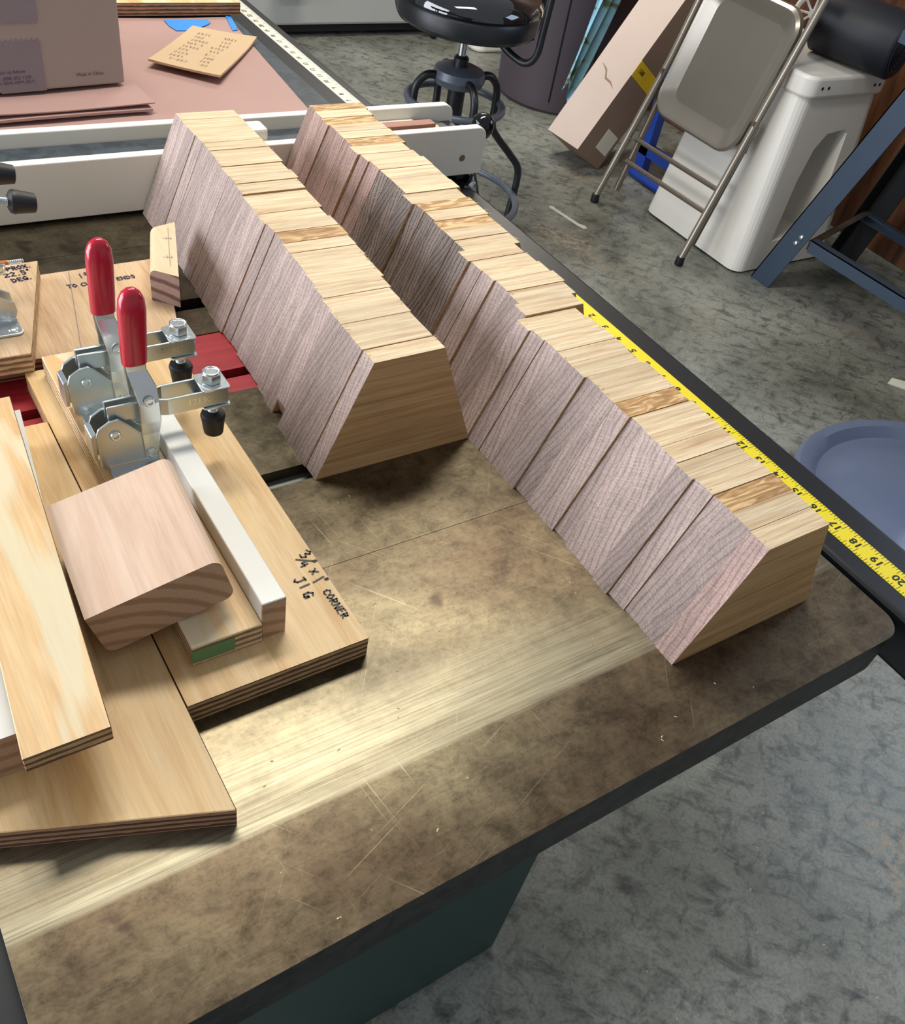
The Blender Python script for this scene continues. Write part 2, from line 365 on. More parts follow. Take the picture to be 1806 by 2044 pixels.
# hand lettering as marker strokes on a unit grid
GL = {
 '0': [[(.5, 1), (.1, .7), (.1, .3), (.5, 0), (.9, .3), (.9, .7), (.5, 1)]], '1': [[(.5, 1), (.5, 0)]],
 '2': [[(.1, .8), (.5, 1), (.85, .75), (.1, .05), (.9, .05)]], '3': [[(.1, .9), (.6, 1), (.8, .75), (.4, .55), (.85, .3), (.5, 0), (.1, .1)]],
 '4': [[(.2, 1), (.15, .5), (.85, .5)], [(.7, .95), (.7, 0)]], '5': [[(.85, 1), (.25, 1), (.2, .6), (.7, .6), (.8, .25), (.5, 0), (.1, .1)]],
 'A': [[(0, 0), (.5, 1), (1, 0)], [(.2, .4), (.8, .4)]], 'C': [[(.95, .85), (.5, 1), (.1, .6), (.2, .15), (.6, 0), (.95, .15)]],
 'D': [[(.1, 0), (.1, 1), (.6, .9), (.9, .5), (.6, .1), (.1, 0)]], 'E': [[(.9, 1), (.2, .95), (.1, .05), (.9, 0)], [(.15, .5), (.75, .55)]],
 'G': [[(.9, .85), (.5, 1), (.1, .6), (.2, .1), (.6, 0), (.9, .4), (.55, .4)], [(.9, .4), (.85, 0)]], 'I': [[(.5, 1), (.5, 0)]],
 'J': [[(.3, 1), (.9, 1)], [(.7, 1), (.7, .2), (.4, 0), (.1, .2)]], 'L': [[(.1, 1), (.1, 0), (.8, 0)]], 'N': [[(.05, 0), (.1, 1), (.85, 0), (.9, 1)]],
 'O': [[(.5, 1), (.05, .55), (.4, 0), (.95, .4), (.5, 1)]], 'P': [[(.15, 0), (.15, 1), (.8, .9), (.8, .55), (.15, .45)]],
 'R': [[(.15, 0), (.15, 1), (.8, .85), (.7, .5), (.15, .5), (.9, 0)]], 'S': [[(.9, .9), (.4, 1), (.2, .7), (.8, .4), (.6, .02), (.1, .1)]],
 'T': [[(0, 1), (1, .95)], [(.5, 1), (.45, 0)]], 'U': [[(.1, 1), (.15, .2), (.5, 0), (.85, .2), (.9, 1)]], 'X': [[(.1, 1), (.9, 0)], [(.9, 1), (.05, 0)]],
 'x': [[(.15, .7), (.85, .1)], [(.8, .75), (.2, .05)]], '/': [[(.9, 1.05), (.1, -.05)]], '"': [[(.3, 1.05), (.28, .75)], [(.65, 1.05), (.62, .75)]],
 '.': [[(.35, .05), (.5, .0)]], 'd': [[(.5, 1.1), (.3, .95), (.5, .8), (.7, .95), (.5, 1.1)]], '-': [[(.1, .5), (.9, .5)]], '7': [[(.1, 1), (.9, .95), (.4, 0)]],
 '8': [[(.5, .5), (.2, .75), (.5, 1), (.8, .75), (.2, .25), (.5, 0), (.85, .25), (.5, .5)]], '6': [[(.8, 1), (.2, .4), (.4, 0), (.8, .2), (.6, .5), (.2, .35)]],
 '9': [[(.8, .6), (.3, .6), (.3, .95), (.8, .95), (.75, 0)]]}
def stroke_ribbon(mb, pts, w, z):
    for (a, b) in zip(pts[:-1], pts[1:]):
        d = Vector((b[0] - a[0], b[1] - a[1])); L = d.length
        if L < 1e-7: continue
        d /= L; n = Vector((-d.y, d.x)) * w / 2; e = d * w * .35
        a2 = Vector(a) - e; b2 = Vector(b) + e
        mb.add([(a2.x + n.x, a2.y + n.y, z), (b2.x + n.x, b2.y + n.y, z), (b2.x - n.x, b2.y - n.y, z), (a2.x - n.x, a2.y - n.y, z)], [(3, 2, 1, 0)])
def letter(mb, txt, org, right, h, w, z, adv=.85, upv=None, jit=0.05):
    r = Vector(right).normalized(); u = Vector(upv) if upv else Vector((-r.y, r.x)); u.normalize(); x = 0
    for ch in txt:
        if ch == ' ': x += h * .55; continue
        cw = h * (.72 if ch not in '1I."/d' else .40)
        for st in GL[ch]:
            pts = []
            for (px, py) in st:
                px += R.uniform(-jit, jit); py += R.uniform(-jit, jit)
                q = Vector(org[:2]) + r * (x + px * cw) + u * (py * h); pts.append((q.x, q.y))
            stroke_ribbon(mb, pts, w, z)
        x += cw + h * .22 * adv
    return mb
def text_mesh(txt, size, m4, mat, name, parent, local=True, bold=0.0):
    cu = bpy.data.curves.new('t', 'FONT'); cu.body = txt; cu.size = size; cu.align_x = 'CENTER'; cu.align_y = 'CENTER'; cu.offset = bold; cu.resolution_u = 2
    to = bpy.data.objects.new('t', cu); C.objects.link(to)
    dg = bpy.context.evaluated_depsgraph_get(); me = bpy.data.meshes.new_from_object(to.evaluated_get(dg))
    bpy.data.objects.remove(to); bpy.data.curves.remove(cu)
    me.transform(m4); me.name = name; me.materials.clear(); me.materials.append(mat)
    ob = bpy.data.objects.new(name, me); C.objects.link(ob); ob.parent = parent; ORG[ob.name] = ORG[parent.name]
    return ob
def basis(o, r, u):
    r = Vector(r).normalized(); u = Vector(u).normalized(); n = r.cross(u); m = Matrix.Identity(4)
    for i in range(3): m[i][0] = r[i]; m[i][1] = u[i]; m[i][2] = n[i]; m[i][3] = o[i]
    return m

# ------------------------------------------------------------------ setting
def struct(o): o['kind'] = 'structure'; return o
struct(MB().box(-3.4, 2.62, -2.6, 5.0, -.12, 0).build('floor', FLOOR))
struct(MB().box(2.62, 2.74, -2.6, 5.0, 0, 2.7).build('wall_right', WALLP))
struct(MB().box(-3.4, 2.74, 5.0, 5.12, 0, 2.7).build('wall_back', GREYW))

# ------------------------------------------------------------------ table saw
saw = thing('table_saw', (-.34, .5, 0), 'cabinet table saw with brown patinated iron top, black rails and green base', 'table saw')
def Z(z): return T + z
# near wing with rounded front corner
pl = rrect(-.686, .0, 0,   .2581, .022, 6, (1, 1, 0, 0))
MB().prism(pl, Z(-.044), Z(0), 'z', 1, 1).build('wing', [IRON_WING, IRON_SIDE], saw, topmat=0, bevel=.0003).__setitem__('label', 'near cast iron extension wing with a bright polished band')
mt = MB()
for y0, y1 in ((.2583, .356), (.375, .490), (.587, .632), (.651, .766)): mt.box(-.686, 0, y0, y1, Z(-.044), Z(0))
mt.box(-.686, -.66, .49, .587, Z(-.044), Z(0)); mt.box(-.20, 0, .49, .587, Z(-.044), Z(0))
mt.build('main_table', [IRON, IRON_SIDE], saw)
for y0, y1 in ((.356, .375), (.632, .651)):
    MB().box(-.686, 0, y0, y1, Z(-.044), Z(-.011)).build('miter_slot', SLOTFLOOR if y0 < .5 else VOID, saw)
MB().box(-.686, 0, .7666, 1.02, Z(-.044), Z(0)).build('wing', [IRON, IRON_SIDE], saw)
tp = MB()
tp.box(-.66, -.20, .4905, .512, Z(-.012), Z(-.001)); tp.box(-.66, -.20, .525, .5865, Z(-.012), Z(-.001)); tp.box(-.66, -.62, .512, .525, Z(-.012), Z(-.001)); tp.box(-.26, -.20, .512, .525, Z(-.012), Z(-.001))
tp.build('throat_plate', RED, saw)['label'] = 'red throat plate with a black blade slot'
MB().box(-.66, -.20, .4905, .5865, Z(-.044), Z(-.03)).build('blade_well', VOID, saw)
MB().prism(rrect(.024, .105, Z(-.064), Z(-.012), .006, 3), -.7, 2.1, 'y', 0).build('front_rail', BLACK, saw)
MB().box(.002, .024, .03, 2.1, Z(-.09), Z(-.024)).build('rail_angle', BLACK, saw)
MB().box(-.706, -.687, -.1, 2.1, Z(-.075), Z(-.016)).build('rear_rail', BLACK, saw)
MB().box(-.686, .020, 1.021, 2.0, Z(-.030), Z(0)).build('extension_table', DARKTOP, saw)['label'] = 'dark scuffed extension table top'
MB().box(-.58, -.13, .137, .80, 0.0, Z(-.046)).build('cabinet', GREEN, saw, bevel=.006)['label'] = 'dark green cabinet base'
for y in (1.9,):
    for x in (-.66, -.02): MB().box(x - .02, x + .02, y - .02, y + .02, 0, Z(-.031)).build('leg', BLACK, saw)
# measuring tapes on the front rail
tz = Z(-.0116)
ty = MB().box(.0475, .0725, -.70, .552, Z(-.0125), tz).build('tape_measure', TAPEY, saw)
tk = MB()
for i in range(int((.545 + .7) / .0254 * 8)):
    y = .0434 + 20 * .0254 - i * .0254 / 8 - .004
    if not -.69 < y < .55: continue
    L = .0095 if i % 8 == 0 else (.0065 if i % 4 == 0 else (.0045 if i % 2 == 0 else .003))
    for sgn, xe in ((1, .0476), (-1, .0724)):
        if xe > .06 and i < 80: continue
        tk.box(min(xe, xe + sgn * L), max(xe, xe + sgn * L), y - .00025, y + .00025, tz, tz + .0001)
tk.build('tick_marks', INK, saw)
for n in range(1, 47):
    y = .0434 + (20 - n) * .0254 + .002
    text_mesh(str(n), .0125, basis(Vector((.0605, y, tz + .00025)) - Vector(ORG[saw.name]), (0, 1, 0), (-1, 0, 0)), INK, 'tape_number', saw, bold=.0003)
MB().box(.062, .087, .96, 2.05, Z(-.0125), tz).build('rule_tape', TAPEW, saw)
tk = MB()
for i in range(160):
    y = .97 + i * .0254 / 4
    L = .009 if i % 4 == 0 else .005
    tk.box(.087 - L, .0868, y - .0003, y + .0003, tz, tz + .0001)
tk.build('tick_marks', INK, saw)
for n in range(42):
    y = .985 + n * .0254
    text_mesh(str(n + 1), .011, basis(Vector((.071, y, tz + .00025)) - Vector(ORG[saw.name]), (0, 1, 0), (-1, 0, 0)), INK, 'tape_number', saw, bold=.0002)

# ------------------------------------------------------------------ rip fence
YF = .8385
fen = thing('rip_fence', (-.28, .883, Z(0)), 'rip fence with two long white plastic faces lying across the saw table', 'saw fence')
for y0, y1, xr in ((YF, YF + .0125, .1184), (.9155, .928, .1125)):
    MB().prism(rrect(-.78, xr, Z(.003), Z(.0656), .013, 5, (0, 0, 1, 0)), y0, y1, 'y').build('fence_face', HDPE, fen, bevel=.0012)
MB().prism(rrect(-.78, .088, YF + .013, .915, .026, 6, (0, 1, 1, 0)), Z(.004), Z(.050), 'z').build('fence_body', DARKTOP, fen, bevel=.002)
for x in (.0841, -.4876):
    MB().lathe([(.0046, 0), (.0046, .0006), (.0035, .0009)], (x, YF + .0003, Z(.0268)), (0, -1, 0), 14).build('screw', BRASS, fen)
MB().prism(rrect(-.222, -.192, .853, .880, .004, 3), Z(.050), Z(.078), 'z').build('stop_block', HDPE, fen, bevel=.003)['label'] = 'small white plastic block between the faces'
MB().box(-.10, .045, .896, .9148, Z(.050), Z(.0506)).build('scale_label', TAPEW, fen)
MB().box(-.10, .055, YF + .0135, .861, Z(.050), Z(.0506)).build('scale_label', TAPEW, fen)
MB().lathe([(.004, -.002), (.011, .002), (.0150, .010), (.0160, .017), (.0143, .025), (.009, .030), (.003, .032)], (.130, .866, Z(.040)), (0, 0, 1), 20).build('knob', BLACKG, fen)
MB().tube([(.119, .868, Z(-.03)), (.124, .867, Z(-.005)), (.130, .866, Z(.042))], .006, 8).build('lever', BLACK, fen)
MB().box(.089, .107, .852, .914, Z(-.010), Z(.045)).build('clamp_head', BLACK, fen)
MB().box(.1065, .112, .845, .905, Z(-.085), Z(-.002)).build('bracket_plate', BLACK, fen)
for z in (-.004, -.05):
    MB().lathe([(.0075, 0), (.0075, .006), (.004, .008)], (.112, .860, Z(z)), (1, 0, 0), 14).build('bolt', STEEL, fen)
    MB().lathe([(.0075, 0), (.0075, .006), (.004, .008)], (.1095, .8448, Z(z - .012)), (0, -1, 0), 14).build('bolt', STEEL, fen)
tag(MB().prism(rrect(-.075, .068, .872, .893, .010, 5), Z(.0507), Z(.0535), 'z').build('craft_stick', WOODTAN, origin=(0, .88, Z(.0507)), bevel=.0006), 'pale rounded craft stick under a reddish stick on the black fence top', 'stick')
tag(MB().box(-.075, .058, .8735, .889, Z(.0536), Z(.0600)).build('cedar_stick', WOODRED, origin=(0, .88, Z(.0536)), bevel=.0005), 'reddish flat wooden stick lying on a pale stick atop the saw fence', 'stick')

# ------------------------------------------------------------------ oak blocks in two rows
def ordinal(n):
    w = ['first', 'second', 'third', 'fourth', 'fifth', 'sixth', 'seventh', 'eighth', 'ninth', 'tenth', 'eleventh', 'twelfth', 'thirteenth', 'fourteenth', 'fifteenth', 'sixteenth', 'seventeenth', 'eighteenth', 'nineteenth', 'twentieth']
    t = {20: 'twenty', 30: 'thirty'}
    return w[n - 1] if n <= 20 else (('fortieth' if n == 40 else 'thirtieth') if n % 10 == 0 else t[n // 10 * 10] + '-' + w[n % 10 - 1])
r1 = [(-308.2, 838.4), (-308.7, 819.9), (-308.9, 801.3), (-308.0, 780.1), (-307.8, 760.8), (-308.0, 742.1), (-309.9, 722.1), (-311.4, 703.8), (-311.0, 683.7), (-313.0, 664.9), (-314.0, 644.1), (-315.6, 623.4), (-317.2, 603.3), (-315.6, 583.8), (-314.8, 565.4), (-317.2, 545.2), (-317.6, 527.6), (-318.2, 508.6), (-320.3, 490.1), (-322.8, 469.2), (-324.9, 450.2), (-327.2, 430.0), (-327.3, 409.4), (-328.2, 390.8), (-326.6, 370.7), (-328.8, 352.2)]
r2 = [(-148.6, 834.6), (-150.8, 815.3), (-152.7, 795.9), (-150.9, 777.2), (-151.2, 758.3), (-151.0, 740.5), (-155.7, 720.7), (-152.6, 700.6), (-150.4, 682.5), (-150.0, 661.5), (-149.7, 643.7), (-150.3, 624.6), (-155.0, 605.1), (-151.7, 584.0), (-150.8, 566.3), (-153.2, 545.9), (-153.7, 526.5), (-153.2, 506.2), (-162.3, 485.8), (-159.3, 466.8), (-158.4, 448.5), (-155.9, 429.4), (-157.0, 409.8), (-163.5, 388.8), (-173.4, 369.9), (-170.8, 351.1), (-169.6, 332.7), (-170.0, 314.5), (-170.4, 296.4), (-167.5, 276.0), (-168.9, 256.2), (-169.0, 237.8), (-166.3, 218.7), (-168.8, 200.4), (-169.6, 179.9), (-171.8, 160.1), (-169.0, 140.9), (-167.6, 121.4), (-168.7, 101.7), (-169.2, 81.7), (-170.4, 61.8)]
def oak_row(pts, which):
    y_far = .8375 if which == 1 else .8372; ys = [p[1] / 1000 for p in pts]; k = (y_far - ys[-1]) / (ys[0] - ys[-1])
    ys = [ys[-1] + (y - ys[-1]) * k for y in ys]; n = len(pts) - 1
    pink = set(range(0, 9)) if which == 2 else set()
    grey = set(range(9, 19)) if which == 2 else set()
    for i in range(n):
        ya, yb = ys[i], ys[i + 1]; xl = pts[i][0] / 1000 if i < n - 1 else pts[-1][0] / 1000 + (.0016 if which == 1 else .0006)
        tw = .0665 + R.uniform(-.0012, .0012); h = .109 + R.uniform(-.0007, .0006); sl = .0455
        if which == 1 and i in (10,): h -= .0014
        if which == 2 and i in (24,): tw -= .001; h -= .0012
        x0, x1 = xl - sl, xl + tw + sl
        poly = [(x0, 0), (x1, 0), (xl + tw, h), (xl, h)]
        if which == 1 and i == 20: poly = [(x0 + .010, 0), (x1, 0), (xl + tw, h), (xl, h), (x0 + .0065, .0158)]
        g = .00022; cx, cy = (x0 + x1) / 2, (ya + yb) / 2
        mb = MB(); n4 = len(poly); a, b = yb + g - cy, ya - g - cy
        vs = [(p[0] - cx, a, p[1]) for p in poly] + [(p[0] - cx, b, p[1]) for p in poly]
        mb.add(vs, [list(range(n4)), [n4 + q for q in range(n4)][::-1]], 2)
        for q in range(n4):
            e = (q + 1) % n4
            mi = {0: 2, 1: 1, 2: 0}.get(q, 1)
            mb.add([vs[q], vs[e], vs[n4 + e], vs[n4 + q]], [(0, 1, 2, 3)], mi)
        fleck = (which == 2 and i in (0, 2, 5, 13, 15, 31, 37)) or (which == 1 and i in (14,))
        end = OAK_END_PINK if i in pink or (which == 2 and i in (39,)) else (OAK_END_GREY_SHADED if i in grey else OAK_END)
        ob = mb.build('oak_block', [OAK_TOP2 if fleck else OAK_TOP, end, OAK_FACE], origin=(cx, cy, Z(0)), local=True, bevel=.00035, seg=1)
        row = 'shorter row by the clamp jig' if which == 1 else 'longer row beside the yellow tape'
        if i == 0: lab = 'trapezoid oak block touching the white fence in the ' + row
        elif i == n - 1: lab = 'trapezoid oak block at the free end of the ' + row
        elif which == 1 and i == 20: lab = 'trapezoid oak block with a chipped lower corner in the shorter row'
        else: lab = ordinal(i + 1) + ' trapezoid oak block from the white fence in the ' + row
        tag(ob, lab, 'wood block', 'oak blocks of the shorter row' if which == 1 else 'oak blocks of the longer row')
oak_row(r1, 1); oak_row(r2, 2)
# torn fibres along the upper edges
for pts, nm, sd in ((r1, 'torn oak fibres along the top edge of the shorter row', 1), (r2, 'torn oak fibres along the top edge of the longer row', 2)):
    R2 = random.Random(sd); mb = MB()
    for i in range(70):
        t = R2.choice([j for j in range(len(pts) - 1)]); f = R2.random()
        y = pts[t][1] * (1 - f) + pts[t + 1][1] * f; x = pts[t][0] + (R2.uniform(-.4, 3) if R2.random() < .6 else R2.uniform(64, 66.5))
        x /= 1000; y = min(y, 834) / 1000; L = R2.uniform(.0015, .005); a = R2.uniform(-.6, .6) + (math.pi if x < pts[t][0] / 1000 + .03 else 0)
        d = Vector((math.cos(a), math.sin(a), R2.uniform(-.1, .45))) * L; w = .0004
        p = Vector((x + (.0015 if a > 2 else -.0015), y, Z(.1092)))
        mb.add([p + Vector((0, -w, 0)), p + Vector((0, w, 0)), p + d, p + Vector((0, 0, w))], [(0, 1, 2), (0, 2, 3), (1, 3, 2), (0, 3, 1)])
    tag(mb.build('oak_splinters', CHIP, origin=(pts[0][0] / 1000, .5, Z(.109))), nm, 'wood splinters', kind='stuff')
del R2

# ------------------------------------------------------------------ toggle clamps and jigs
def make_clamp(parent, loc, rotz=0, opened=False, label=None, ext=0.0):
    """vertical toggle clamp; local x = arm direction, z = up from the mounting face"""
    h = .011
    mb = MB()
    for s in (-1, 1):
        y0, y1 = (s * .0085 - .0011, s * .0085 + .0011)
        mb.prism([(-.022, .006), (-.019, .003), (.020, .003), (.0225, .012), (.0215, .020), (.012, .026), (.0, .041), (-.006, .047), (-.013, .046), (-.021, .041), (-.0235, .034)], y0, y1, 'y')
        a, b = (.0075, .0285) if s > 0 else (-.0285, -.0075)
        mb.prism(rrect(-.017, .022, a, b, .005, 3), 0, .0024, 'z')
        mb.prism([(s * .0075, .0), (s * .0105, .0), (s * .0098, .006), (s * .0075, .006)], -.017, .021, 'x')
    mb.prism([(-.0265, .013), (-.0235, .013), (-.0225, .037), (-.0265, .035)], -.0085, .0085, 'y')
    base = mb.build('toggle_clamp', STEEL, parent, origin=loc, local=True, bevel=.0007, seg=2, rotz=rotz)
    if label: base['label'] = label
    rv = lambda x, z, y=-.0125, r=.0042: MB().lathe([(r, 0), (r, .0012), (r * .8, .0022), (r * .5, .0022), (r * .45, .0008)], (x, y, z), (0, -1, 0), 14).build('rivet', STEEL2, base, local=True)
    for sy, sg in ((-1, -1), (1, 1)):
        rv(-.0095, .0335, -.0096); break
    # everything above turns about the rear pivot when the clamp is opened
    ang = math.radians(-80) if opened else 0
    TM = Matrix.Translation((-.0095, 0, .0335)) @ Matrix.Rotation(ang, 4, 'Y') @ Matrix.Translation((.0095, 0, -.0335))
    def sub(mb, name, mat, **kw): return mb.xf(TM).build(name, mat, base, local=True, **kw)
    arm = MB()
    for s in (-1, 1):
        pts = [(-.012, s * .0048), (.018, s * .0052), (.031, s * .0098), (.078, s * .0098), (.078, s * .0078), (.032, s * .0078), (.019, s * .0032), (-.012, s * .0028)]
        arm.prism(pts, .041, .0555, 'z')
    arm.box(.0765, .0785, -.0098, .0098, .043, .052)
    a_ob = sub(arm, 'arm', STEEL, bevel=.0008)
    m4 = TM @ basis((.055, -.0099, .0485), (1, 0, 0), (0, 0, 1))
    text_mesh('12130', .0075, m4, STEEL2, 'stamped_number', base, bold=.0002)
    w = MB()
    w.lathe([(.0108, 0), (.0108, .0016)], (.0685, 0, .0556), n=22); w.prism(rrect(.0575, .0795, -.0118, .0118, .003, 3), .0556, .0568, 'z')
    w.prism(rrect(.0575, .0795, -.0118, .0118, .003, 3), .0392, .0406, 'z')
    sub(w, 'flanged_washer', STEEL2, bevel=.0003)
    hexp = [(.0685 + .0078 * math.cos(math.radians(60 * i + 10)), .0078 * math.sin(math.radians(60 * i + 10))) for i in range(6)]
    b = MB().prism(hexp, .0574, .0650, 'z'); b.lathe([(.0064, .0650), (.0064, .0662), (.0046, .0664), (.0046, .0656)], (.0685, 0, 0), n=18)
    sub(b, 'bolt_head', STEEL2, bevel=.0006)
    nutp = [(.0685 + .0068 * math.cos(math.radians(60 * i)), .0068 * math.sin(math.radians(60 * i))) for i in range(6)]
    nb = MB().prism(nutp, .0335, .0391, 'z')
    sub(nb, 'nut', STEEL2, bevel=.0004)
    prof = []
    z = .0275 - ext
    while z < .0562: prof += [(.0034, z), (.0040, z + .0006)]; z += .0012
    sub(MB().lathe(prof, (.0685, 0, 0), n=14), 'threaded_rod', STEEL)
    sub(MB().lathe([(.0062, .0075), (.0076, .0082), (.0094, .0225), (.0098, .0240), (.0088, .0268), (.0045, .0292)], (.0685, 0, -ext), n=20), 'rubber_tip', RUBBER)
    # handle: two formed steel straps joined in a blade, with the red grip
    hd = MB()
    for s in (-1, 1):
        P = [(.0155, .0085, s * .0112), (.0160, .030, s * .0112), (.0165, .041, s * .0125), (.0165, .058, s * .0125), (.0155, .070, s * .0090), (.0125, .082, s * .0035), (.0120, .098, s * .0020)]
        wd = [.010, .0135, .0155, .0150, .0165, .0140, .0140]
        vs = []
        for (x, zz, y), ww in zip(P, wd):
            for dy in (-.0011, .0011):
                for dx in (-ww / 2, ww / 2): vs.append((x + dx, y + dy, zz))
        fs = []
        for i in range(len(P) - 1):
            q = 4 * i
            for a_, b_ in ((0, 1), (1, 3), (3, 2), (2, 0)): fs.append((q + a_, q + b_, q + 4 + b_, q + 4 + a_))
        e = 4 * (len(P) - 1); fs += [(0, 2, 3, 1), (e, e + 1, e + 3, e + 2)]
        hd.add(vs, fs)
    sub(hd, 'handle', STEEL2, bevel=.0006)
    for (x, zz, y) in ((.0165, .0605, -.0137), (.0150, .0125, -.0124)):
        sub(MB().lathe([(.0042, 0), (.0042, .0012), (.0032, .0022), (.002, .0022), (.0018, .001)], (x, y, zz), (0, -1, 0), 14), 'rivet', STEEL2)
    g = MB(); rings = []; n = 24
    for (zz, wx, wy) in ((.086, .0078, .0048), (.0865, .0088, .0058), (.10, .0092, .0062), (.128, .0096, .0064), (.136, .0088, .0060), (.141, .0066, .0048), (.1440, .0032, .0026), (.1446, .0008, .0008)):
        rings.append([(.0125 + (zz - .086) * .05 + wx * math.copysign(abs(math.cos(t)) ** .75, math.cos(t)), wy * math.copysign(abs(math.sin(t)) ** .75, math.sin(t)), zz) for t in [2 * math.pi * i / n for i in range(n)]])
    vs = [v for q in rings for v in q]
    fs = [(i * n + j, i * n + (j + 1) % n, (i + 1) * n + (j + 1) % n, (i + 1) * n + j) for i in range(len(rings) - 1) for j in range(n)]
    fs += [tuple(range(n))[::-1], tuple((len(rings) - 1) * n + j for j in range(n))]
    g.add(vs, fs, 0, True); sub(g, 'grip', REDGRIP)
    for sx in (-.009, .014):
        MB().lathe([(.0042, .0024), (.0038, .0036), (.0018, .0042)], (sx, -.021, 0), n=14).build('screw', STEEL2, base, local=True)
    return base
# corner jig
ja = thing('corner_jig', (-.486, .335, Z(0)), 'plywood corner jig carrying two red-handled toggle clamps and a white-topped strip', 'jig')
MB().box(-.5525, -.4215, .1705, .5505, Z(0), Z(.019)).build('base_board', [PLY, EDGE], ja, topmat=0).data
for o in ja.children:
    for p in o.data.polygons: p.material_index = 0 if abs(p.normal.z) > .7 else 1
def ply_box(x0, x1, y0, y1, z0, z1, name, parent, face, edge, local=False, **kw):
    ob = MB().box(x0, x1, y0, y1, z0, z1).build(name, [face, edge], parent, local=local, bevel=.0006, seg=1, **kw)
    for p in ob.data.polygons: p.material_index = 0 if abs(p.normal.z) > .7 else 1
    return ob
cl = ply_box(-.5382, -.4892, .1985, .5420, Z(.0192), Z(.038), 'clamp_rail', ja, PLYP, EDGEW)
MB().box(-.5384, -.5090, .1979, .1984, Z(.0225), Z(.0348)).build('green_paint_mark', GREENP, ja)
ws = MB()
poly = [(-.4889, Z(.0192)), (-.4711, Z(.0192)), (-.4711, Z(.0555)), (-.4889, Z(.0555))]
ws.prism(poly, .2005, .530, 'y', 1)
st = ws.build('fence_strip', [MELA, PINE_END], ja, bevel=.0006, seg=1)
for p in st.data.polygons: p.material_index = 1 if abs(p.normal.y) > .7 else 0
st['label'] = 'white melamine strip with bare wood end'
for y, lb in ((.390, 'toggle clamp nearer the lumber offcut'), (.459, 'toggle clamp nearer the fence')):
    make_clamp(ja, (-.515 - ORG[ja.name][0], y - ORG[ja.name][1], .0381), 0, False, lb)
hw = MB()
zz_ = Z(.0194)
letter(hw, '3', (-.4320, .2625), (.35, -1), .0090, .0015, zz_, jit=.02); stroke_ribbon(hw, [(-.4355, .2588), (-.4250, .2527)], .0015, zz_)
letter(hw, '4', (-.4362, .2535), (.25, -1), .0065, .0015, zz_, jit=.02); letter(hw, '"', (-.4300, .2520), (.2, -1), .0072, .0016, zz_, jit=.02)
letter(hw, 'x', (-.4322, .2452), (.1, -1), .0078, .0015, zz_, jit=.02); stroke_ribbon(hw, [(-.4338, .2330), (-.4245, .2352)], .0015, zz_)
letter(hw, '"', (-.4298, .2325), (.15, -1), .0068, .0016, zz_, jit=.02)
letter(hw, 'CORNER', (-.4318, .2225), (.06, -1), .0056, .0013, zz_, .8, jit=.04)
letter(hw, 'J', (-.4462, .2415), (.1, -1), .0078, .0015, zz_, jit=.02); letter(hw, 'I', (-.4448, .2335), (.1, -1), .0072, .0015, zz_, jit=.02); letter(hw, 'G', (-.4460, .2262), (.05, -1), .0072, .0015, zz_, jit=.02)
hw.build('handwriting', INK, ja)['label'] = 'black marker lettering 3/4" x 1" CORNER JIG'
# angled sled jig
jb = thing('sled_jig', (-.64, .28, Z(0)), 'plywood sled jig with slanted front edge and a raised board on white rails', 'jig')
mb = MB().prism([(-.5530, .0905), (-.5530, .4800), (-.80, .4800), (-.80, .1864)], Z(0), Z(.0188), 'z', 0, 1)
mb.build('base_board', [PLY, EDGED], jb, bevel=.0006, seg=1)
C0 = .068
mb = MB().prism([(-.6502, .1438), (-.6034, .1438), (-.5790, .4560), (-.6258, .4560)], Z(C0 - .0125), Z(C0), 'z', 0, 1)
mb.build('raised_board', [PLYP, EDGE], jb, bevel=.0005, seg=1)
mb = MB().prism([(-.588, .335), (-.5745, .454), (-.592, .454), (-.606, .335)], Z(.0190), Z(C0 - .0126), 'z')
ob = mb.build('support_rail', [MELA, PINE_END], jb)
mb = MB().prism([(-.720, .1705), (-.6300, .1705), (-.6110, .420), (-.700, .420)], Z(.0190), Z(C0 - .0126), 'z', 0, 1)
ob = mb.build('support_rail', [MELA, PINE_END], jb)
# stop jig further back, turned, with board on board and an opened clamp
jd = thing('stop_jig', (-.4109, .5625, Z(0)), 'angled plywood stop jig with marker notes and two open toggle clamps', 'jig', rotz=0)
o = Vector(ORG[jd.name])
mb = MB().prism([(-.4109, .5621), (-.3733, .7059), (-.66, .7020), (-.66, .5730)], Z(0), Z(.019), 'z', 0, 1)
mb.build('base_board', [PLYX, EDGED], jd, bevel=.0006, seg=1)
mb = MB().prism([(-.5444, .5494), (-.4998, .6970), (-.66, .6935), (-.66, .5535)], Z(.0192), Z(.038), 'z', 0, 1)
mb.build('upper_board', [PLYX, EDGEW], jd, bevel=.0006, seg=1)
for yy_, lb_ in ((.606, 'open toggle clamp nearer the corner jig'), (.664, 'open toggle clamp nearer the pencil')):
    make_clamp(jd, (-.5635 - (.014 if yy_ > .63 else 0) - o.x, yy_ - o.y, .0381), 0, True, lb_, .025 + (.012 if yy_ > .63 else 0))
hw = MB()
letter(hw, 'APPROX.', (-.5400, .6835), (1, .10), .0062, .0014, Z(.0384), .35); letter(hw, '22.5d', (-.5345, .6735), (1, .12), .0068, .0014, Z(.0384), .6); letter(hw, 'DEG.', (-.5300, .6635), (1, .16), .0060, .0014, Z(.0384), .6)
hw.build('handwriting', INKB, jd)['label'] = 'blue-black marker note APPROX. 22.5 DEG.'
hw = MB()
letter(hw, '1', (-.4655, .6870), (1, .02), .0075, .0012, Z(.0194)); letter(hw, 'ST', (-.4605, .6910), (1, .02), .0048, .0011, Z(.0194), .3)
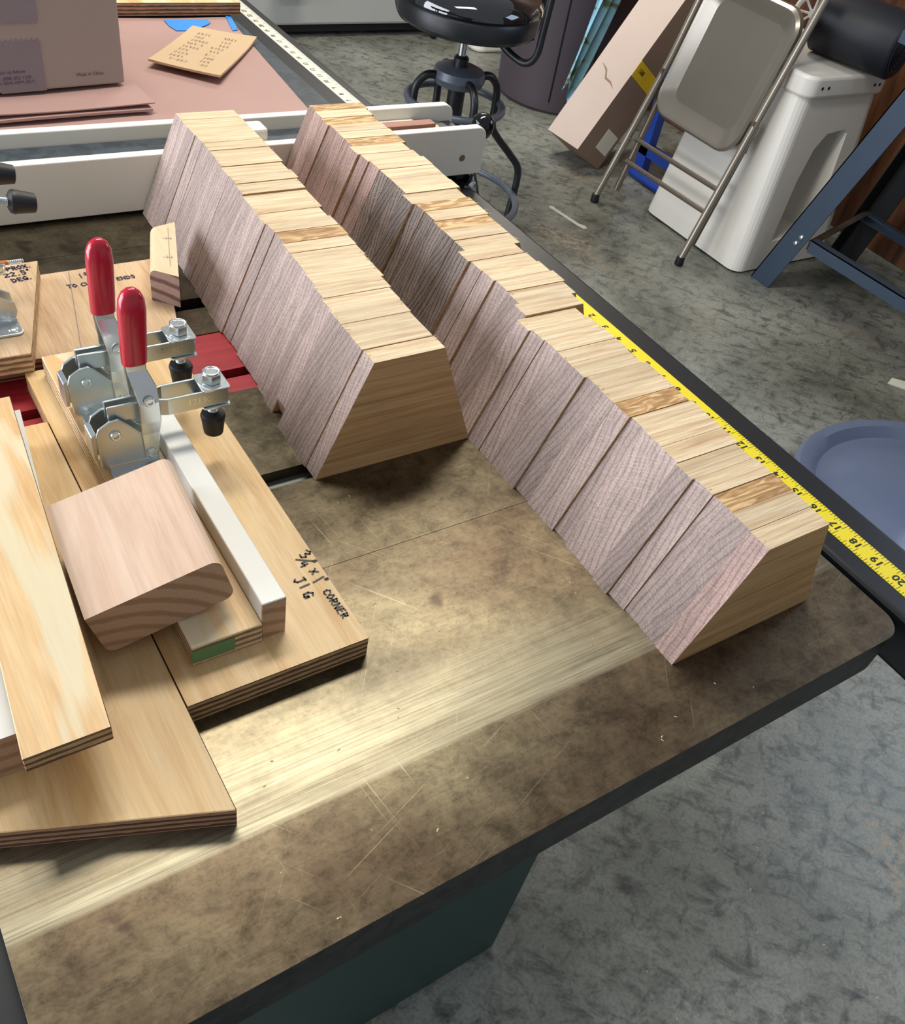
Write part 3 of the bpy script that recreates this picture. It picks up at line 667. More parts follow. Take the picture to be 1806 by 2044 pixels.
letter(hw, 'TO CUT ALL ENDS', (-.4810, .6720), (1, .025), .0058, .0012, Z(.0194), .45)
hw.build('handwriting', INKB, jd)['label'] = 'marker note 1ST TO CUT ALL ENDS'
ln = MB(); stroke_ribbon(ln, [(-.472, .703), (-.500, .5665)], .0007, Z(.0193)); ln.build('pencil_line', PENCIL_GREY, jd)

# ------------------------------------------------------------------ loose pieces on the saw
# squared stick standing on the stop jig: slanted end grain towards the jig's front
tp_ = rrect(0, 1, 0, 1, .22, 4, (0, 0, 0, 1)); n = len(tp_); mb = MB()
FL, FR, BR, BL = Vector((-.4140, .6300)), Vector((-.3930, .6090)), Vector((-.3590, .7120)), Vector((-.3875, .7055))
def stickpt(a, b, x, z): q = a.lerp(b, x); return (q.x, q.y, Z(.0193) + z * .033)
d = (BL - FL).normalized(); nrm = Vector((d.y, -d.x))
vs = [stickpt(FL, FR, x, z) for x, z in tp_] + [stickpt(BL, BR, x, z) for x, z in tp_]
mb.add(vs, [list(range(n)), [n + i for i in range(n)][::-1]], 1)
for i in range(n): mb.add([vs[i], vs[(i + 1) % n], vs[n + (i + 1) % n], vs[n + i]], [(0, 1, 2, 3)], 0)
so = mb.build('stick_offcut', [STICK, PINE_END2], origin=(-.40, .66, Z(.0192)), bevel=.0004, seg=1)
tag(so, 'short pale squared stick with pencil crosses and dark end grain on the angled jig', 'wood offcut')
pm = MB(); zt = Z(.0193) + .0333
a = FL.lerp(FR, .72) + d * .016; b = BL.lerp(BR, .72) - d * .010
stroke_ribbon(pm, [(a.x, a.y), (b.x, b.y)], .0006, zt)
for f in (.22, .72):
    q = a.lerp(b, f); stroke_ribbon(pm, [tuple(q - nrm * .006), tuple(q + nrm * .003)], .0006, zt)
    for e in (-.004, .004): stroke_ribbon(pm, [tuple(q + nrm * e * .5 - d * .003), tuple(q + nrm * e * .5 + d * .003)], .0005, zt)
pm.build('pencil_marks', PENCIL_GREY, so)
# two-by-four offcut tilted on the clamp rail
LW, LT, LL = .088, .040, .106
mb = MB(); poly = rrect(0, LW, 0, LT, .0075, 5, (1, 1, 1, 0)); n = len(poly)
vs = [(x, 0, z) for x, z in poly] + [(x, LL, z) for x, z in poly]
mb.add(vs, [list(range(n)), [n + i for i in range(n)][::-1]], 1)
for i in range(n): mb.add([vs[i], vs[(i + 1) % n], vs[n + (i + 1) % n], vs[n + i]], [(0, 1, 2, 3)], 0, True)
lo = mb.build('lumber_offcut', [PINE, PINE_END], origin=(-.5835, .2257, Z(.0262)), local=True, rot=(0, math.radians(-14.8), math.radians(-3.2)))
lo.data.set_sharp_from_angle(angle=math.radians(50))
tag(lo, 'thick pinkish two-by-four offcut tilted on the corner jig beside the clamps', 'wood offcut')
# pencil behind the jigs
pc = thing('pencil', (-.56, .757, Z(0)), 'orange-brown pencil with worn silver ferrule lying on the saw table', 'pencil')
def hexbar(x0, x1, r): return MB().prism([(.7575 + r * math.cos(math.radians(60 * i)), Z(.0042) + r * math.sin(math.radians(60 * i))) for i in range(6)], x0, x1, 'x')
hexbar(-.64, -.5175, .0042).build('shaft', plain('pencil_paint', 'b36a2c', .4), pc)
fp = []
for i in range(7): fp += [(.0042, i * .002), (.0038, i * .002 + .001)]
MB().lathe(fp, (-.5175, .7575, Z(.0042)), (1, 0, 0), 14).build('ferrule', STEEL2, pc)
MB().lathe([(.0036, 0), (.0036, .0008)], (-.5036, .7575, Z(.0042)), (1, 0, 0), 12).build('eraser', CARD_PK, pc)
# sawdust chips
R3 = random.Random(3); mb = MB()
for i in range(80):
    x, y = R3.uniform(-.62, -.01), R3.uniform(.01, .34)
    if -.42 > x and y > .16: continue
    if x > -.235 + .0 * y and y > .055: continue
    if x < -.55: continue
    L, w = R3.uniform(.0004, .0014), R3.uniform(.0002, .00045); a = R3.uniform(0, 6.28); u = Vector((math.cos(a), math.sin(a), 0)); v = Vector((-u.y, u.x, 0))
    p = Vector((x, y, Z(.0001)))
    mb.add([p + u * L + v * w, p - u * L + v * w, p - u * L - v * w, p + u * L - v * w, p + Vector((0, 0, .0006))], [(3, 2, 1, 0), (0, 1, 4), (1, 2, 4), (2, 3, 4), (3, 0, 4)])
tag(mb.build('wood_chips', CHIP, origin=(-.3, .15, Z(0))), 'tiny pale wood chips scattered over the bare saw table', 'wood chips', kind='stuff')

# ------------------------------------------------------------------ things on the extension table
def sheet(f, nx, ny, th):
    vs = []; fs = []
    for k in (0, 1):
        for j in range(ny + 1):
            for i in range(nx + 1):
                x, y, z = f(i / nx, j / ny); vs.append((x, y, z - th * k))
    W1 = nx + 1; N1 = W1 * (ny + 1)
    for j in range(ny):
        for i in range(nx):
            a = j * W1 + i; fs.append((a, a + 1, a + W1 + 1, a + W1)); fs.append((N1 + a, N1 + a + W1, N1 + a + W1 + 1, N1 + a + 1))
    for i in range(nx): fs.append((i, N1 + i, N1 + i + 1, i + 1)); a = ny * W1 + i; fs.append((a, a + 1, N1 + a + 1, N1 + a))
    for j in range(ny): a = j * W1; fs.append((a, a + W1, N1 + a + W1, N1 + a)); a += nx; fs.append((a, N1 + a, N1 + a + W1, a + W1))
    return MB().add(vs, fs, 0, True)
def pf(u, v):
    y = .96 + v * .508; xr = -.037 + (y - .96) * .092; x = -.70 + (xr + .70) * u
    w = .0012 * math.sin(x * 26 + y * 9) * math.sin(y * 31 + x * 6) + .0010 * math.sin(y * 70 - x * 14) * math.exp(-((y - 1.06) / .03) ** 2)
    return x, y, Z(.0024) + w * min(1, 6 * u * (1 - u) + .1)
pap = sheet(pf, 40, 40, .0006).build('rosin_paper', KRAFT, origin=(-.35, 1.2, Z(.0008)))
tag(pap, 'pinkish rosin paper sheet taped over the dark extension table', 'paper')
bt = MB()
bt.prism([(-.106, 1.455), (-.035, 1.4525), (-.032, 1.441), (-.040, 1.430), (-.060, 1.416), (-.090, 1.403), (-.104, 1.404), (-.108, 1.425)], Z(.0038), Z(.0042), 'z')
bt.build('tape_piece', BLUETAPE, pap)
MB().prism([(-.010, 1.40), (.006, 1.47), (.0145, 1.466), (.0015, 1.405)], Z(.0034), Z(.0038), 'z').build('tape_piece', BLUETAPE, pap)
MB().prism([(-.12, .965), (-.035, .965), (-.030, .972), (-.118, .974)], Z(.0036), Z(.004), 'z').build('tape_piece', BLUETAPE, pap)
# folded paper stack under the carton
fp_ = MB()
def ff(u, v):
    x = -.72 + u * .475 - .02 * v; y = 1.070 + v * .24 + .03 * u
    return x, y, Z(.0172) + .0010 * math.sin(x * 20) + .0018 * (1 - v) * math.sin(u * 5)
fo = sheet(ff, 20, 8, .0015)
def ff2(u, v):
    x = -.72 + u * .47 - .02 * v; y = 1.066 + v * .24 + .03 * u
    return x, y, Z(.0112) + .0008 * math.sin(x * 15 + 1) - .001 * u
f2 = sheet(ff2, 20, 8, .003); fo.add(f2.v, f2.f, 0, True)
tag(fo.build('folded_paper', KRAFT, origin=(-.45, 1.18, Z(.003))), 'folded stack of pinkish rosin paper under the cardboard carton', 'paper')
# carton
ex = Vector((-.9945, -.104, 0)); ey = Vector((-.104, .9945, 0)); c0 = Vector((-.2655, 1.158, Z(.0205)))
bxr = thing('cardboard_carton', tuple(c0), 'brown cardboard carton with torn packing tape and small print on rosin paper', 'carton')
def cp(u, v, w): return c0 + ex * u + ey * w + Vector((0, 0, v))
mb = MB()
vs = [cp(u, v, w) for w in (0, .26) for v in (0, .21) for u in (0, .40)]
mb.add(vs, [(0, 1, 3, 2), (4, 6, 7, 5), (0, 2, 6, 4), (1, 5, 7, 3), (0, 4, 5, 1), (2, 3, 7, 6)])
mb.build('box_body', CARD, bxr, bevel=.003)
def face_poly(pts, name, mat, off=.0006):
    m = MB(); a = [cp(u, v, -off) for u, v in pts]; b = [cp(u, v, -off * .1) for u, v in pts]; n = len(pts)
    m.add(a + b, [list(range(n)), [n + i for i in range(n)][::-1]] + [(i, (i + 1) % n, n + (i + 1) % n, n + i) for i in range(n)])
    return m.build(name, mat, bxr)
def teeth(u0, u1, v, dv, n): return [(u0 + (u1 - u0) * i / (2 * n), v + (dv if i % 2 else 0)) for i in range(2 * n + 1)]
face_poly([(.163, .0), (.163, .060)][:1] + teeth(.163, .106, .058, .005, 9) + [(.106, .0)], 'tape_strip', PTAPE)
face_poly([(.163, .2095)] + teeth(.163, .104, .083, -.005, 9) + [(.104, .2095)], 'tape_strip', PTAPE)
def face_text(t, u, v, s): text_mesh(t, s, basis(cp(u, v, -.0009) - Vector(ORG[bxr.name]), -ex, (0, 0, 1)), BTEXT, 'print', bxr)
face_text('Made in China', .047, .0155, .0062); face_text('contact us below', .151, .0250, .0062)
face_text('us +1 (888) 852 1339', .1485, .0175, .0058); face_text('Mon-Fri 8AM-10PM (EST)', .1485, .0120, .0056)
# cardboard scrap with figures
q0, q1, q2, q3 = Vector((-.2, 1.257)), Vector((-.119, 1.185)), Vector((.010, 1.348)), Vector((-.074, 1.412))
def sf(u, v):
    p = (q0 * (1 - u) + q1 * u) * (1 - v) + (q3 * (1 - u) + q2 * u) * v
    return p.x, p.y, Z(.0075) + .007 * (1 - v) ** 2 + .004 * (u - .5) ** 2 + .003 * max(0, v - .8) * 5 * u
sc = sheet(sf, 10, 12, .0032).build('cardboard_scrap', CARD_T, origin=(-.1, 1.3, Z(.004)))
tag(sc, 'torn piece of tan cardboard covered in pencilled figures on rosin paper', 'cardboard')
mb = MB(); rr = random.Random(5)
for row in range(9):
    for k in range(2):
        u = .18 + k * .38 + rr.uniform(-.04, .06); v = .12 + row * .088
        for c in range(rr.randint(3, 5)):
            ch = rr.choice('0123456789-'); uu = u + c * .052
            s0 = len(mb.v)
            for stq in GL[ch]:
                pts = [(uu + px * .036, v + py * .042) for px, py in stq]
                for (a, b) in zip(pts[:-1], pts[1:]):
                    A = Vector(sf(*a)); B = Vector(sf(*b)); dd = B - A
                    if dd.length < 1e-6: continue
                    nn = dd.cross(Vector((0, 0, 1))).normalized() * .00035; hh = Vector((0, 0, .0009))
                    mb.add([A + nn + hh, B + nn + hh, B - nn + hh, A - nn + hh], [(0, 1, 2, 3)])
mb.build('pencil_figures', plain('pencil_on_card', '6b6156', .6), sc)
# boards at the far end of the extension table
ob = MB().box(-.45, .0345, 1.474, 1.76, Z(.0036), Z(.0226)).build('plywood_board', [PLYP, EDGED], origin=(-.2, 1.6, Z(.0036)))
for p in ob.data.polygons: p.material_index = 0 if abs(p.normal.z) > .7 else 1
tag(ob, 'pale plywood board lying at the far edge of the rosin paper', 'board')
ob = MB().box(-.45, -.060, 1.515, 1.75, Z(.0228), Z(.0345)).build('top_board', [PLY, EDGED], origin=(-.25, 1.6, Z(.0228)))
for p in ob.data.polygons: p.material_index = 0 if abs(p.normal.z) > .7 else 1
tag(ob, 'narrower board stacked on the pale plywood beyond the carton', 'board')

# ------------------------------------------------------------------ shop stool
sx, sy = .974, 2.124
stl = thing('shop_stool', (sx, sy, 0), 'black adjustable shop stool with grey foot rings and wrapped glossy seat', 'stool')
dz = .055
MB().lathe([(.02, .575 + dz), (.185, .578 + dz), (.198, .590 + dz), (.200, .625 + dz), (.194, .634 + dz), (.19, .638 + dz)], (sx, sy, 0), n=48).build('seat_pan', BLACK, stl)
se = MB().lathe([(.198, .6345 + dz), (.204, .640 + dz), (.203, .652 + dz), (.190, .672 + dz), (.155, .690 + dz), (.08, .700 + dz), (.004, .702 + dz)], (sx, sy, 0), n=48).build('seat_cushion', GLASSY, stl)
MB().prism([(sx + .085 + .045 * math.cos(a), sy - .065 + .035 * math.sin(a)) for a in [i * math.pi / 8 for i in range(16)]], .690 + dz, .7005 + dz, 'z').build('seat_sticker', YELLOW, stl)
MB().tube([(sx, sy, .50), (sx, sy, .635)], .013, 16).build('gas_lift', CHROME, stl)
MB().lathe([(.022, .5235), (.022, .545), (.015, .552)], (sx, sy, 0), n=20).build('collar', BLACK, stl)
MB().lathe([(.055, .470), (.070, .476), (.078, .495), (.072, .514), (.050, .523), (.02, .524)], (sx, sy, 0), n=32).build('hub', GREYM, stl)
MB().tube([(sx, sy, .47), (sx, sy, .30)], .026, 16).build('column', BLACK, stl)
ring = lambda r, z, k: MB().tube([(sx + r * math.cos(a), sy + r * math.sin(a), z) for a in [2 * math.pi * i / 40 for i in range(40)]], k, 10, True)
ring(.142, .425, .011).build('foot_ring', GREYM, stl); ring(.240, .150, .011).build('foot_ring', GREYM, stl)
for i in range(4):
    a = math.radians(-10 + 90 * i); ca, sa = math.cos(a), math.sin(a)
    pth = catmull([(.06, .495), (.10, .497), (.128, .470), (.134, .425), (.136, .36), (.158, .325), (.215, .270), (.255, .225), (.262, .17), (.256, .09), (.25, .011)], 5)
    MB().tube([(sx + p.x * ca, sy + p.x * sa, p.y) for p in pth], .0115, 10).build('leg', BLACK, stl)
def bar(ang, z0):
    a = math.radians(ang); ca, sa = math.cos(a), math.sin(a)
    pth = catmull([(.10, .625), (.16, .598), (.205, .592), (.232, .62), (.238, .68), (.245, .80), (.25, .90)], 5)
    MB().tube([(sx + p.x * ca, sy + p.x * sa, p.y) for p in pth], .010, 10).build('arm_bar', BLACK, stl)
bar(-66, 0); bar(-5, 0); bar(115, 0)
MB().box(sx + .13, sx + .20, sy - .06, sy - .045, .605, .617).build('height_lever', BLACK, stl)

# ------------------------------------------------------------------ trash can, cabinet, bucket
tx, tyy = 2.22, 3.14
tr = thing('trash_can', (tx, tyy, 0), 'tall purple-brown round plastic trash can by the leaning carton', 'trash can')
MB().lathe([(.235, .0), (.248, .012), (.252, .05), (.278, .62), (.285, .64), (.285, .66), (.27, .665), (.25, .62), (.23, .05), (.0, .04)], (tx, tyy, 0), n=48).build('can_body', PURPLE, tr)
for a in (228, 262):
    ca, sa = math.cos(math.radians(a)), math.sin(math.radians(a))
    MB().tube([(tx + (.252 + .026 * h / .57) * ca, tyy + (.252 + .026 * h / .57) * sa, .05 + h) for h in (0, .15, .3, .42)], .004, 6).build('seam_rib', BLACK, tr)
cb = thing('white_cabinet', (1.5, 4.2, 0), 'aged white enamel cabinet on casters standing behind the stool', 'cabinet')
MB().box(.85, 2.07, 3.90, 4.5, .055, 1.1).build('cabinet_body', WHITEE, cb, bevel=.012)
MB().box(.88, 2.04, 3.93, 4.47, .02, .054).build('plinth', VOID, cb)
for x in (.92, 2.03):
    MB().box(x - .035, x + .035, 3.885, 3.899, .02, .125).build('caster_plate', WHITEE, cb, bevel=.004)
    MB().lathe([(.022, -.012), (.026, -.008), (.026, .008), (.022, .012)], (x, 3.87, .0262), (1, 0, 0), 18).build('caster', BLACK, cb)
MB().box(1.20, 1.34, 3.82, 3.899, .20, .24).build('latch', BLACK, cb, bevel=.008)
bk = MB().prism(rrect(2.15, 2.44, 3.66, 3.86, .05, 5), 0.0, .26, 'z').build('white_tub', WHITEP, origin=(2.29, 3.76, 0), bevel=.012)
tag(bk, 'low cream plastic tub between the white cabinet and trash can', 'tub')

# ------------------------------------------------------------------ leaning carton, cloth, blue frame
lb = thing('long_carton', (2.0, 2.6, 0), 'long narrow cardboard carton leaning, with yellow label and white sticker', 'carton')
b0, b1 = Vector((1.7800, 2.6080, .07)), Vector((1.7870, 2.4188, .07))
up_ = Vector((.55, .0, .835)).normalized(); side = (b1 - b0).normalized(); dep = up_.cross(side); dep = dep if dep.x > 0 else -dep
Wd, Dp, Hh = .185, .17, .95
def lp(u, v, w): return b0 + side * (u * Wd) + up_ * v + dep * (w * Dp) 
zlift = -min(lp(u, 0, w).z for u in (0, 1) for w in (0, 1)) + .001
def lpp(u, v, w): return lp(u, v, w) + Vector((0, 0, zlift))
vs = [lpp(u, v, w) for w in (0, 1) for v in (0, Hh) for u in (0, 1)]
mb = MB(); mb.add(vs, [(0, 1, 3, 2)], 0); mb.add(vs, [(4, 6, 7, 5), (0, 2, 6, 4), (1, 5, 7, 3), (0, 4, 5, 1), (2, 3, 7, 6)], 1)  # lit front face paler, other faces darker: shade painted into the cardboard colour
mb.build('carton_body', [CARD_PK, CARD_SHADED], lb, bevel=.004)
def lside(pts, name, mat, face='s'):
    m = MB(); n = len(pts); e = side if face == 's' else -dep
    a = [lpp(1, v, w) + side * .0016 for w, v in pts] if face == 's' else [lpp(w, v, 0) - dep * .0016 for w, v in pts]
    b = [p - (side if face == 's' else -dep) * .0012 for p in a]
    m.add(a + b, [list(range(n)), [n + i for i in range(n)][::-1]] + [(i, (i + 1) % n, n + (i + 1) % n, n + i) for i in range(n)])
    return m.build(name, mat, lb)
lside([(0, .31), (0, .37), (1, .37), (1, .31)], 'yellow_label', YELLOW)
lside([(.10, .335), (.10, .352), (.32, .352), (.32, .335)], 'label_print', INK)
lside([(.45, .05), (.45, .13), (.9, .13), (.9, .05)], 'white_sticker', TAPEW)
lside([(.18, .300), (.38, .288), (.50, .262), (.66, .258), (.82, .240), (.66, .252), (.48, .256), (.37, .282)], 'crease', CARD_SHADED, 'f')
def cf(u, v):
    y = 2.875 - .10 * u; z = .46 - v * .34 + .03 * math.sin(u * 9); x = 2.10 + .10 * u + .012 * math.sin(v * 11 + u * 7) - .05 * v * (1 - u) * .4
    w = .5 + .5 * (1 - v); return 1.985 + (x - 2.05) * 1.0, y + .03 * v * (u - .5), z
cl_ = sheet(lambda u, v: (1.985 + .150 * u * (1 - .55 * v) + .010 * math.sin(u * 14 + v * 3) + .09 * (1 - v), 2.800 + .03 * u + .012 * math.cos(u * 17), .60 - v * (.46 - .06 * math.sin(u * 5))), 16, 14, .0016)
tag(cl_.build('cloth_rag', TEAL, origin=(2.07, 2.83, .15)), 'pale blue and olive cloth hanging beside the trash can', 'cloth')
bf = thing('blue_frame', (2.15, 2.2, 0), 'bright blue steel frame on the floor behind the folding chair', 'frame')
MB().tube([(2.04, 2.36, .02), (2.04, 2.36, .0), (2.04, 2.05, .0)][0:1] + [(2.04, 2.14, .02)], .018, 8).build('foot_bar', BLUE, bf)
MB().box(2.03, 2.07, 2.30, 2.345, .005, .42).build('upright', BLUE, bf)
MB().box(2.03, 2.07, 2.13, 2.35, .10, .135).build('cross_bar', BLUE, bf)

# ------------------------------------------------------------------ folding chair
fc = thing('folding_chair', (1.80, 1.95, 0), 'tan metal folding chair folded flat and leaning on the white plastic cabinet', 'chair')
lean = .272
def chx(z): return 1.7585 + lean * (z - .092)
ya, yb = 1.732, 2.172
for y, zb in ((ya, .092), (yb, .103)):
    MB().tube([(chx(.02) - .012, y + (.03 if y > 2 else -.005), .022), (chx(.5) - .004, y, .5), (chx(1.04), y, 1.04)], .0125, 10).build('front_leg', TAN, fc)
    MB().tube([(chx(.09) + .020, y - (.012 if y > 2 else -.012), .06), (chx(.45) + .02, y - (.012 if y > 2 else -.012), .45)], .0115, 10).build('rear_leg', TAND, fc)
    MB().lathe([(.015, 0), (.016, .006), (.014, .03)], (chx(.02) - .013, y + (.03 if y > 2 else -.005), .0), n=12).build('foot_cap', RUBBER, fc)
MB().tube([(chx(1.04), ya, 1.04), (chx(1.05), yb, 1.05)], .0125, 10).build('top_bar', TAN, fc)
for z0, x0 in ((.240, .0), (.165, .0)):
    MB().tube([(chx(z0) + .006, ya + .012, z0 + .008), (chx(z0) + .006, yb - .012, z0)], .0085, 8).build('rung', TAND, fc)
def panel(y0, y1, z0, z1, name, dish, rad, off):
    n = len(rrect(0, 1, 0, 1, .1, 6)); mb = MB(); L = []
    for (ins, dx) in ((0, .016), (.0, .0), (.008, -.007), (.018, -.004), (.040, dish), (.10, dish * 1.5)):
        L.append([(chx(z) + off + dx, y, z) for (y, z) in rrect(y0 + ins, y1 - ins, z0 + ins, z1 - ins, max(rad - ins * .6, .012), 6)])
    vs = [v for q in L for v in q]; fs = [(i * n + j, i * n + (j + 1) % n, (i + 1) * n + (j + 1) % n, (i + 1) * n + j) for i in range(len(L) - 1) for j in range(n)]
    fs.append(tuple((len(L) - 1) * n + j for j in range(n))); fs.append(tuple(range(n))[::-1])
    return mb.add(vs, fs, 0, True).build(name, SEATM, fc)
panel(ya + .020, yb - .020, .345, .765, 'seat', .014, .07, -.010)
panel(ya + .014, yb - .014, .80, .98, 'backrest', .006, .02, -.004)
for y in (ya, yb): MB().box(chx(.40) - .002, chx(.40) + .014, y - .006, y + .006, .37, .47).build('hinge_bracket', TAND, fc)

# ------------------------------------------------------------------ white plastic cabinet with arch, roll, wheel
wb = thing('plastic_cabinet', (2.09, 1.86, 0), 'white plastic cabinet with rounded corners, rimmed lid and arched side opening', 'cabinet')
bx0, bx1, by0, by1 = 1.885, 2.375, 1.610, 2.100
# side walls built as panels so that the arched opening is real
mb = MB(); L = []
for ins, z in ((.0, .006), (.0008, .02), (.026, .30), (.050, .565)):
    L.append([(x, y, z) for x, y in rrect(bx0 + ins, bx1 - ins, by0 + ins + .0, by1 - ins, .045, 6)])
n = len(L[0]); vs = [v for q in L for v in q]
skip = []
for i in range(3):
    for j in range(n):
        a, b = L[i][j], L[i][(j + 1) % n]
        if abs(a[1] - b[1]) < .0005 and a[1] < 1.75 and abs(a[0] - b[0]) > .1: continue   # near wall replaced below
        mb.add([L[i][j], L[i][(j + 1) % n], L[i + 1][(j + 1) % n], L[i + 1][j]], [(0, 1, 2, 3)], 0, True)
def near_y(z): return by0 + .050 * z / .565
xa, xb, xc, xd = bx0 + .045, 2.045, 2.225, bx1 - .045
arch = [(xb - .02, .10), (xb + .005, .30), (xb + .035, .40), (xb + .075, .445), (xc - .015, .455), (xc, .44), (xc + .01, .10)]
zt_ = .565
outer_l = [(xa, .006), (xa, zt_)]; outer_r = [(xd, zt_), (xd, .006)]
def q(p):
    t = .050 * p[1] / .565
    return (p[0] + (t if p[0] == xa else (-t if p[0] == xd else 0)), near_y(p[1]), p[1])
mb.add([q(p) for p in [(xa, .006), arch[0], arch[1], arch[2], arch[3], (arch[3][0], zt_), (xa, zt_)]], [tuple(range(7))])
mb.add([q(p) for p in [(arch[3][0], zt_), arch[3], arch[4], (arch[4][0], zt_)]], [(0, 1, 2, 3)])
mb.add([q(p) for p in [(xd, .006), (xd, zt_), (arch[4][0], zt_), arch[4], arch[5], arch[6]]], [tuple(range(6))])
mb.add([q(p) for p in [(xa, .006), (xd, .006), arch[6], arch[0]]], [(0, 1, 2, 3)])
n2 = len(arch)
for (a, b) in zip(arch, arch[1:] + arch[:1]):
    A, B = q(a), q(b); mb.add([A, B, (B[0], B[1] + .16, B[2]), (A[0], A[1] + .16, A[2])], [(0, 1, 2, 3)])
mb.add([(p[0], near_y(p[1]) + .16, p[1]) for p in arch], [tuple(range(n2))])
mb.build('cabinet_body', WHITEP, wb)
MB().prism(rrect(bx0 + .040, bx1 - .040, by0 + .036, by1 - .040, .05, 8), .560, .624, 'z', 0, 0, True).build('lid', WHITEP, wb, bevel=.010, seg=3)
for x in (1.99, 2.02, 2.25, 2.275):
    MB().lathe([(.005, 0), (.005, .001)], (x, by0 + .0358, .592), (0, -1, 0), 10).build('rivet_hole', VOID, wb)
ro = MB(); pA, pB = Vector((2.160, 1.865, .718)), Vector((2.222, 1.590, .718)); ax = (pB - pA).normalized()
ro.lathe([(.080, 0), (.092, .008), (.092, (pB - pA).length - .01), (.084, (pB - pA).length)], pA, ax, 36)
u = ax.orthogonal().normalized(); w_ = ax.cross(u); sp = []
for i in range(120):
    a = i * .32; r_ = .006 + .072 * i / 120; sp.append(pB + ax * .001 + (u * math.cos(a) + w_ * math.sin(a)) * r_)
roll = ro.build('rubber_roll', MAT, origin=(2.09, 1.75, .626))
tag(roll, 'rolled dark rubber matting lying on the white plastic cabinet', 'roll')
MB().tube(sp, .0022, 5).build('spiral_edge', plain('roll_edge', '2b303a', .6), roll)
wh = thing('spoked_disc', (2.262, 1.985, .625), 'small white spoked plastic disc propped on the white plastic cabinet lid', 'disc')
wc = Vector((2.262, 1.985, .690)); wa = Vector((-.75, -.5, .25)).normalized()
uu = wa.orthogonal().normalized(); vv = wa.cross(uu)
MB().tube([wc + (uu * math.cos(a) + vv * math.sin(a)) * .056 for a in [2 * math.pi * i / 28 for i in range(28)]], .009, 8, True).build('rim', WHITEP, wh)
for i in range(8):
    a = 2 * math.pi * i / 8; MB().tube([wc, wc + (uu * math.cos(a) + vv * math.sin(a)) * .054], .004, 6).build('spoke', WHITEP, wh)
MB().lathe([(.014, -.008), (.014, .008)], wc, wa, 14).build('wheel_hub', WHITEP, wh)

# ------------------------------------------------------------------ steel stand at right
sd = thing('steel_stand', (2.15, 1.2, 0), 'slate-blue angle-iron stand with splayed legs beside the white plastic cabinet', 'stand')
def angle_iron(p0, p1, wdir, w, t, fdir):
    p0, p1, wdir, fdir = Vector(p0), Vector(p1), Vector(wdir).normalized(), Vector(fdir).normalized(); m = MB()
    for (a, b) in ((wdir * w, fdir * t), (wdir * t, fdir * w * .8)):
        vs = [p + i * a + j * b for p in (p0, p1) for i in (0, 1) for j in (0, 1)]
        m.add(vs, [(0, 1, 3, 2), (4, 6, 7, 5), (0, 4, 5, 1), (2, 3, 7, 6), (0, 2, 6, 4), (1, 5, 7, 3)])
    return m
angle_iron((1.945, 1.585, .001), (1.945, 1.335, .80), (0, -1, 0), .082, .004, (1, 0, 0)).build('leg', SLATE, sd)
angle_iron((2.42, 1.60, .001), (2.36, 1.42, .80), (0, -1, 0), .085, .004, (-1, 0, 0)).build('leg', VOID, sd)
angle_iron((1.951, 1.43, .212), (1.951, .30, .232), (0, 0, -1), .040, .004, (1, 0, 0)).build('lower_rail', SLATE, sd)
angle_iron((2.405, 1.56, .200), (2.405, .30, .200), (0, 0, -1), .040, .004, (-1, 0, 0)).build('lower_rail', SLATE, sd)
angle_iron((1.955, 1.44, .205), (2.405, 1.56, .200), (0, 0, -1), .030, .004, (0, -1, 0)).build('side_rail', TAND, sd)
angle_iron((1.945, .16, .001), (1.945, .41, .80), (0, 1, 0), .082, .004, (1, 0, 0)).build('leg', SLATE, sd)
angle_iron((2.42, .14, .001), (2.36, .32, .80), (0, 1, 0), .085, .004, (-1, 0, 0)).build('leg', SLATE, sd)
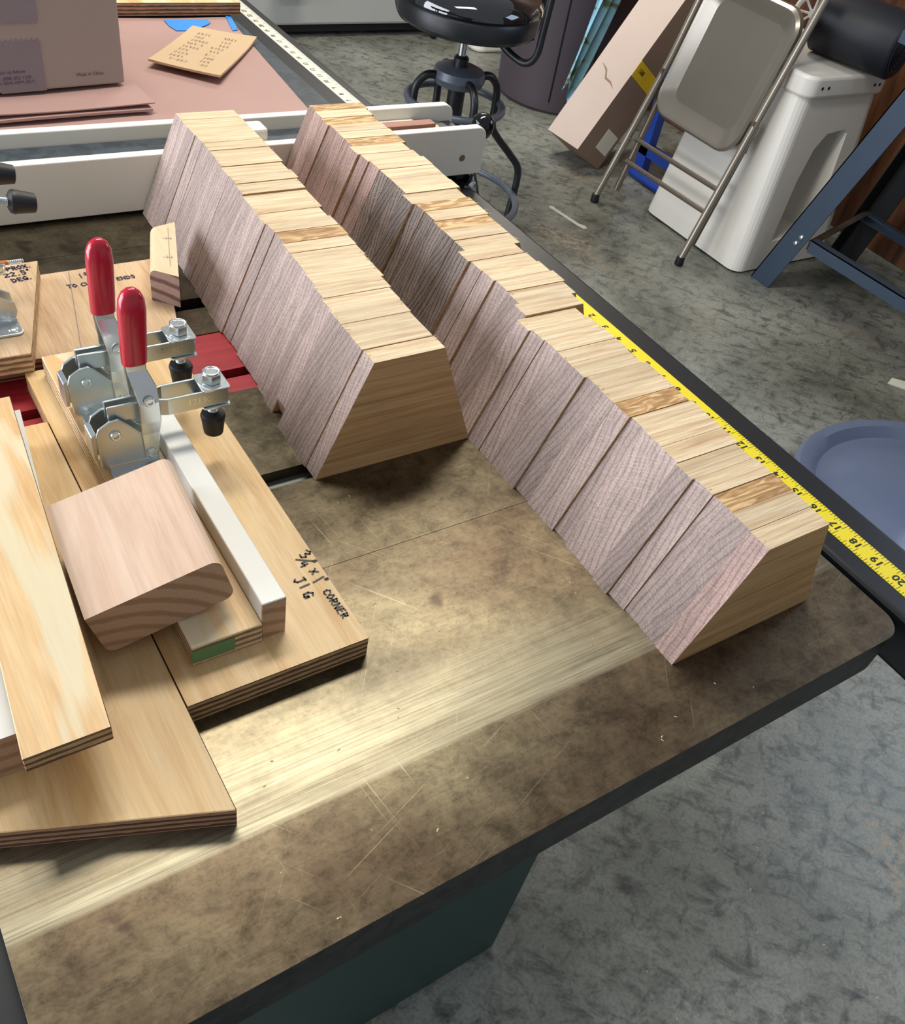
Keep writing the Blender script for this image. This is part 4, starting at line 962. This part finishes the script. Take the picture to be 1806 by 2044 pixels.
MB().box(1.90, 2.44, .30, 1.42, .80, .83).build('stand_top', SLATE, sd)
for z_, y_ in ((.205, 1.465), (.180, 1.475)):
    MB().lathe([(.008, 0), (.007, .004), (.003, .006)], (1.945, y_, z_), (-1, 0, 0), 12).build('bolt', STEEL2, sd)

# ------------------------------------------------------------------ floor clutter
bl = MB().lathe([(.02, .004), (.31, .004), (.345, .010), (.362, .022), (.352, .036), (.325, .034), (.300, .010), (.28, .012), (.22, .040), (.12, .048), (.002, .050)], (0, 0, 0), n=64)
bl.xf(Matrix.Diagonal((1.05, .92, 1, 1)))
bo = bl.build('plastic_saucer', BLUEG, origin=(1.515, .500, .0), local=True, rotz=-.5)
tag(bo, 'blue-grey round plastic saucer lying on the concrete floor', 'saucer')
tag(MB().prism([(1.895, .94), (1.935, .955), (1.99, .90), (1.945, .87)], .0005, .003, 'z').build('paper_scrap', TAPEW, origin=(1.94, .91, 0)), 'small white paper scrap on the floor near the steel stand', 'paper')
pst = MB(); pst.prism([(1.512, 2.20), (1.522, 2.215), (1.536, 2.205), (1.532, 2.19), (1.548, 2.07), (1.562, 2.05), (1.556, 2.03), (1.54, 2.03), (1.532, 2.06), (1.518, 2.18)], .0003, .0012, 'z')
fl = bpy.data.objects['floor']
o_ = pst.build('paint_stain', WHITEM, fl)
R4 = random.Random(11); mb = MB()
for i in range(900):
    x, y = R4.uniform(-.1, 2.2), R4.uniform(-.6, 1.6)
    if x < .13 and y > .10: continue
    L, w = R4.uniform(.0004, .0020), R4.uniform(.0003, .0008); a = R4.uniform(0, 6.28); u = Vector((math.cos(a), math.sin(a), 0)); v = Vector((-u.y, u.x, 0)); p = Vector((x, y, .0004))
    mb.add([p + u * L + v * w, p - u * L + v * w, p - u * L - v * w, p + u * L - v * w, p + Vector((0, 0, .0012))], [(3, 2, 1, 0), (0, 1, 4), (1, 2, 4), (2, 3, 4), (3, 0, 4)])
tag(mb.build('floor_chips', CHIP, origin=(.9, .5, 0)), 'tiny pale wood chips scattered on the concrete floor', 'wood chips', kind='stuff')
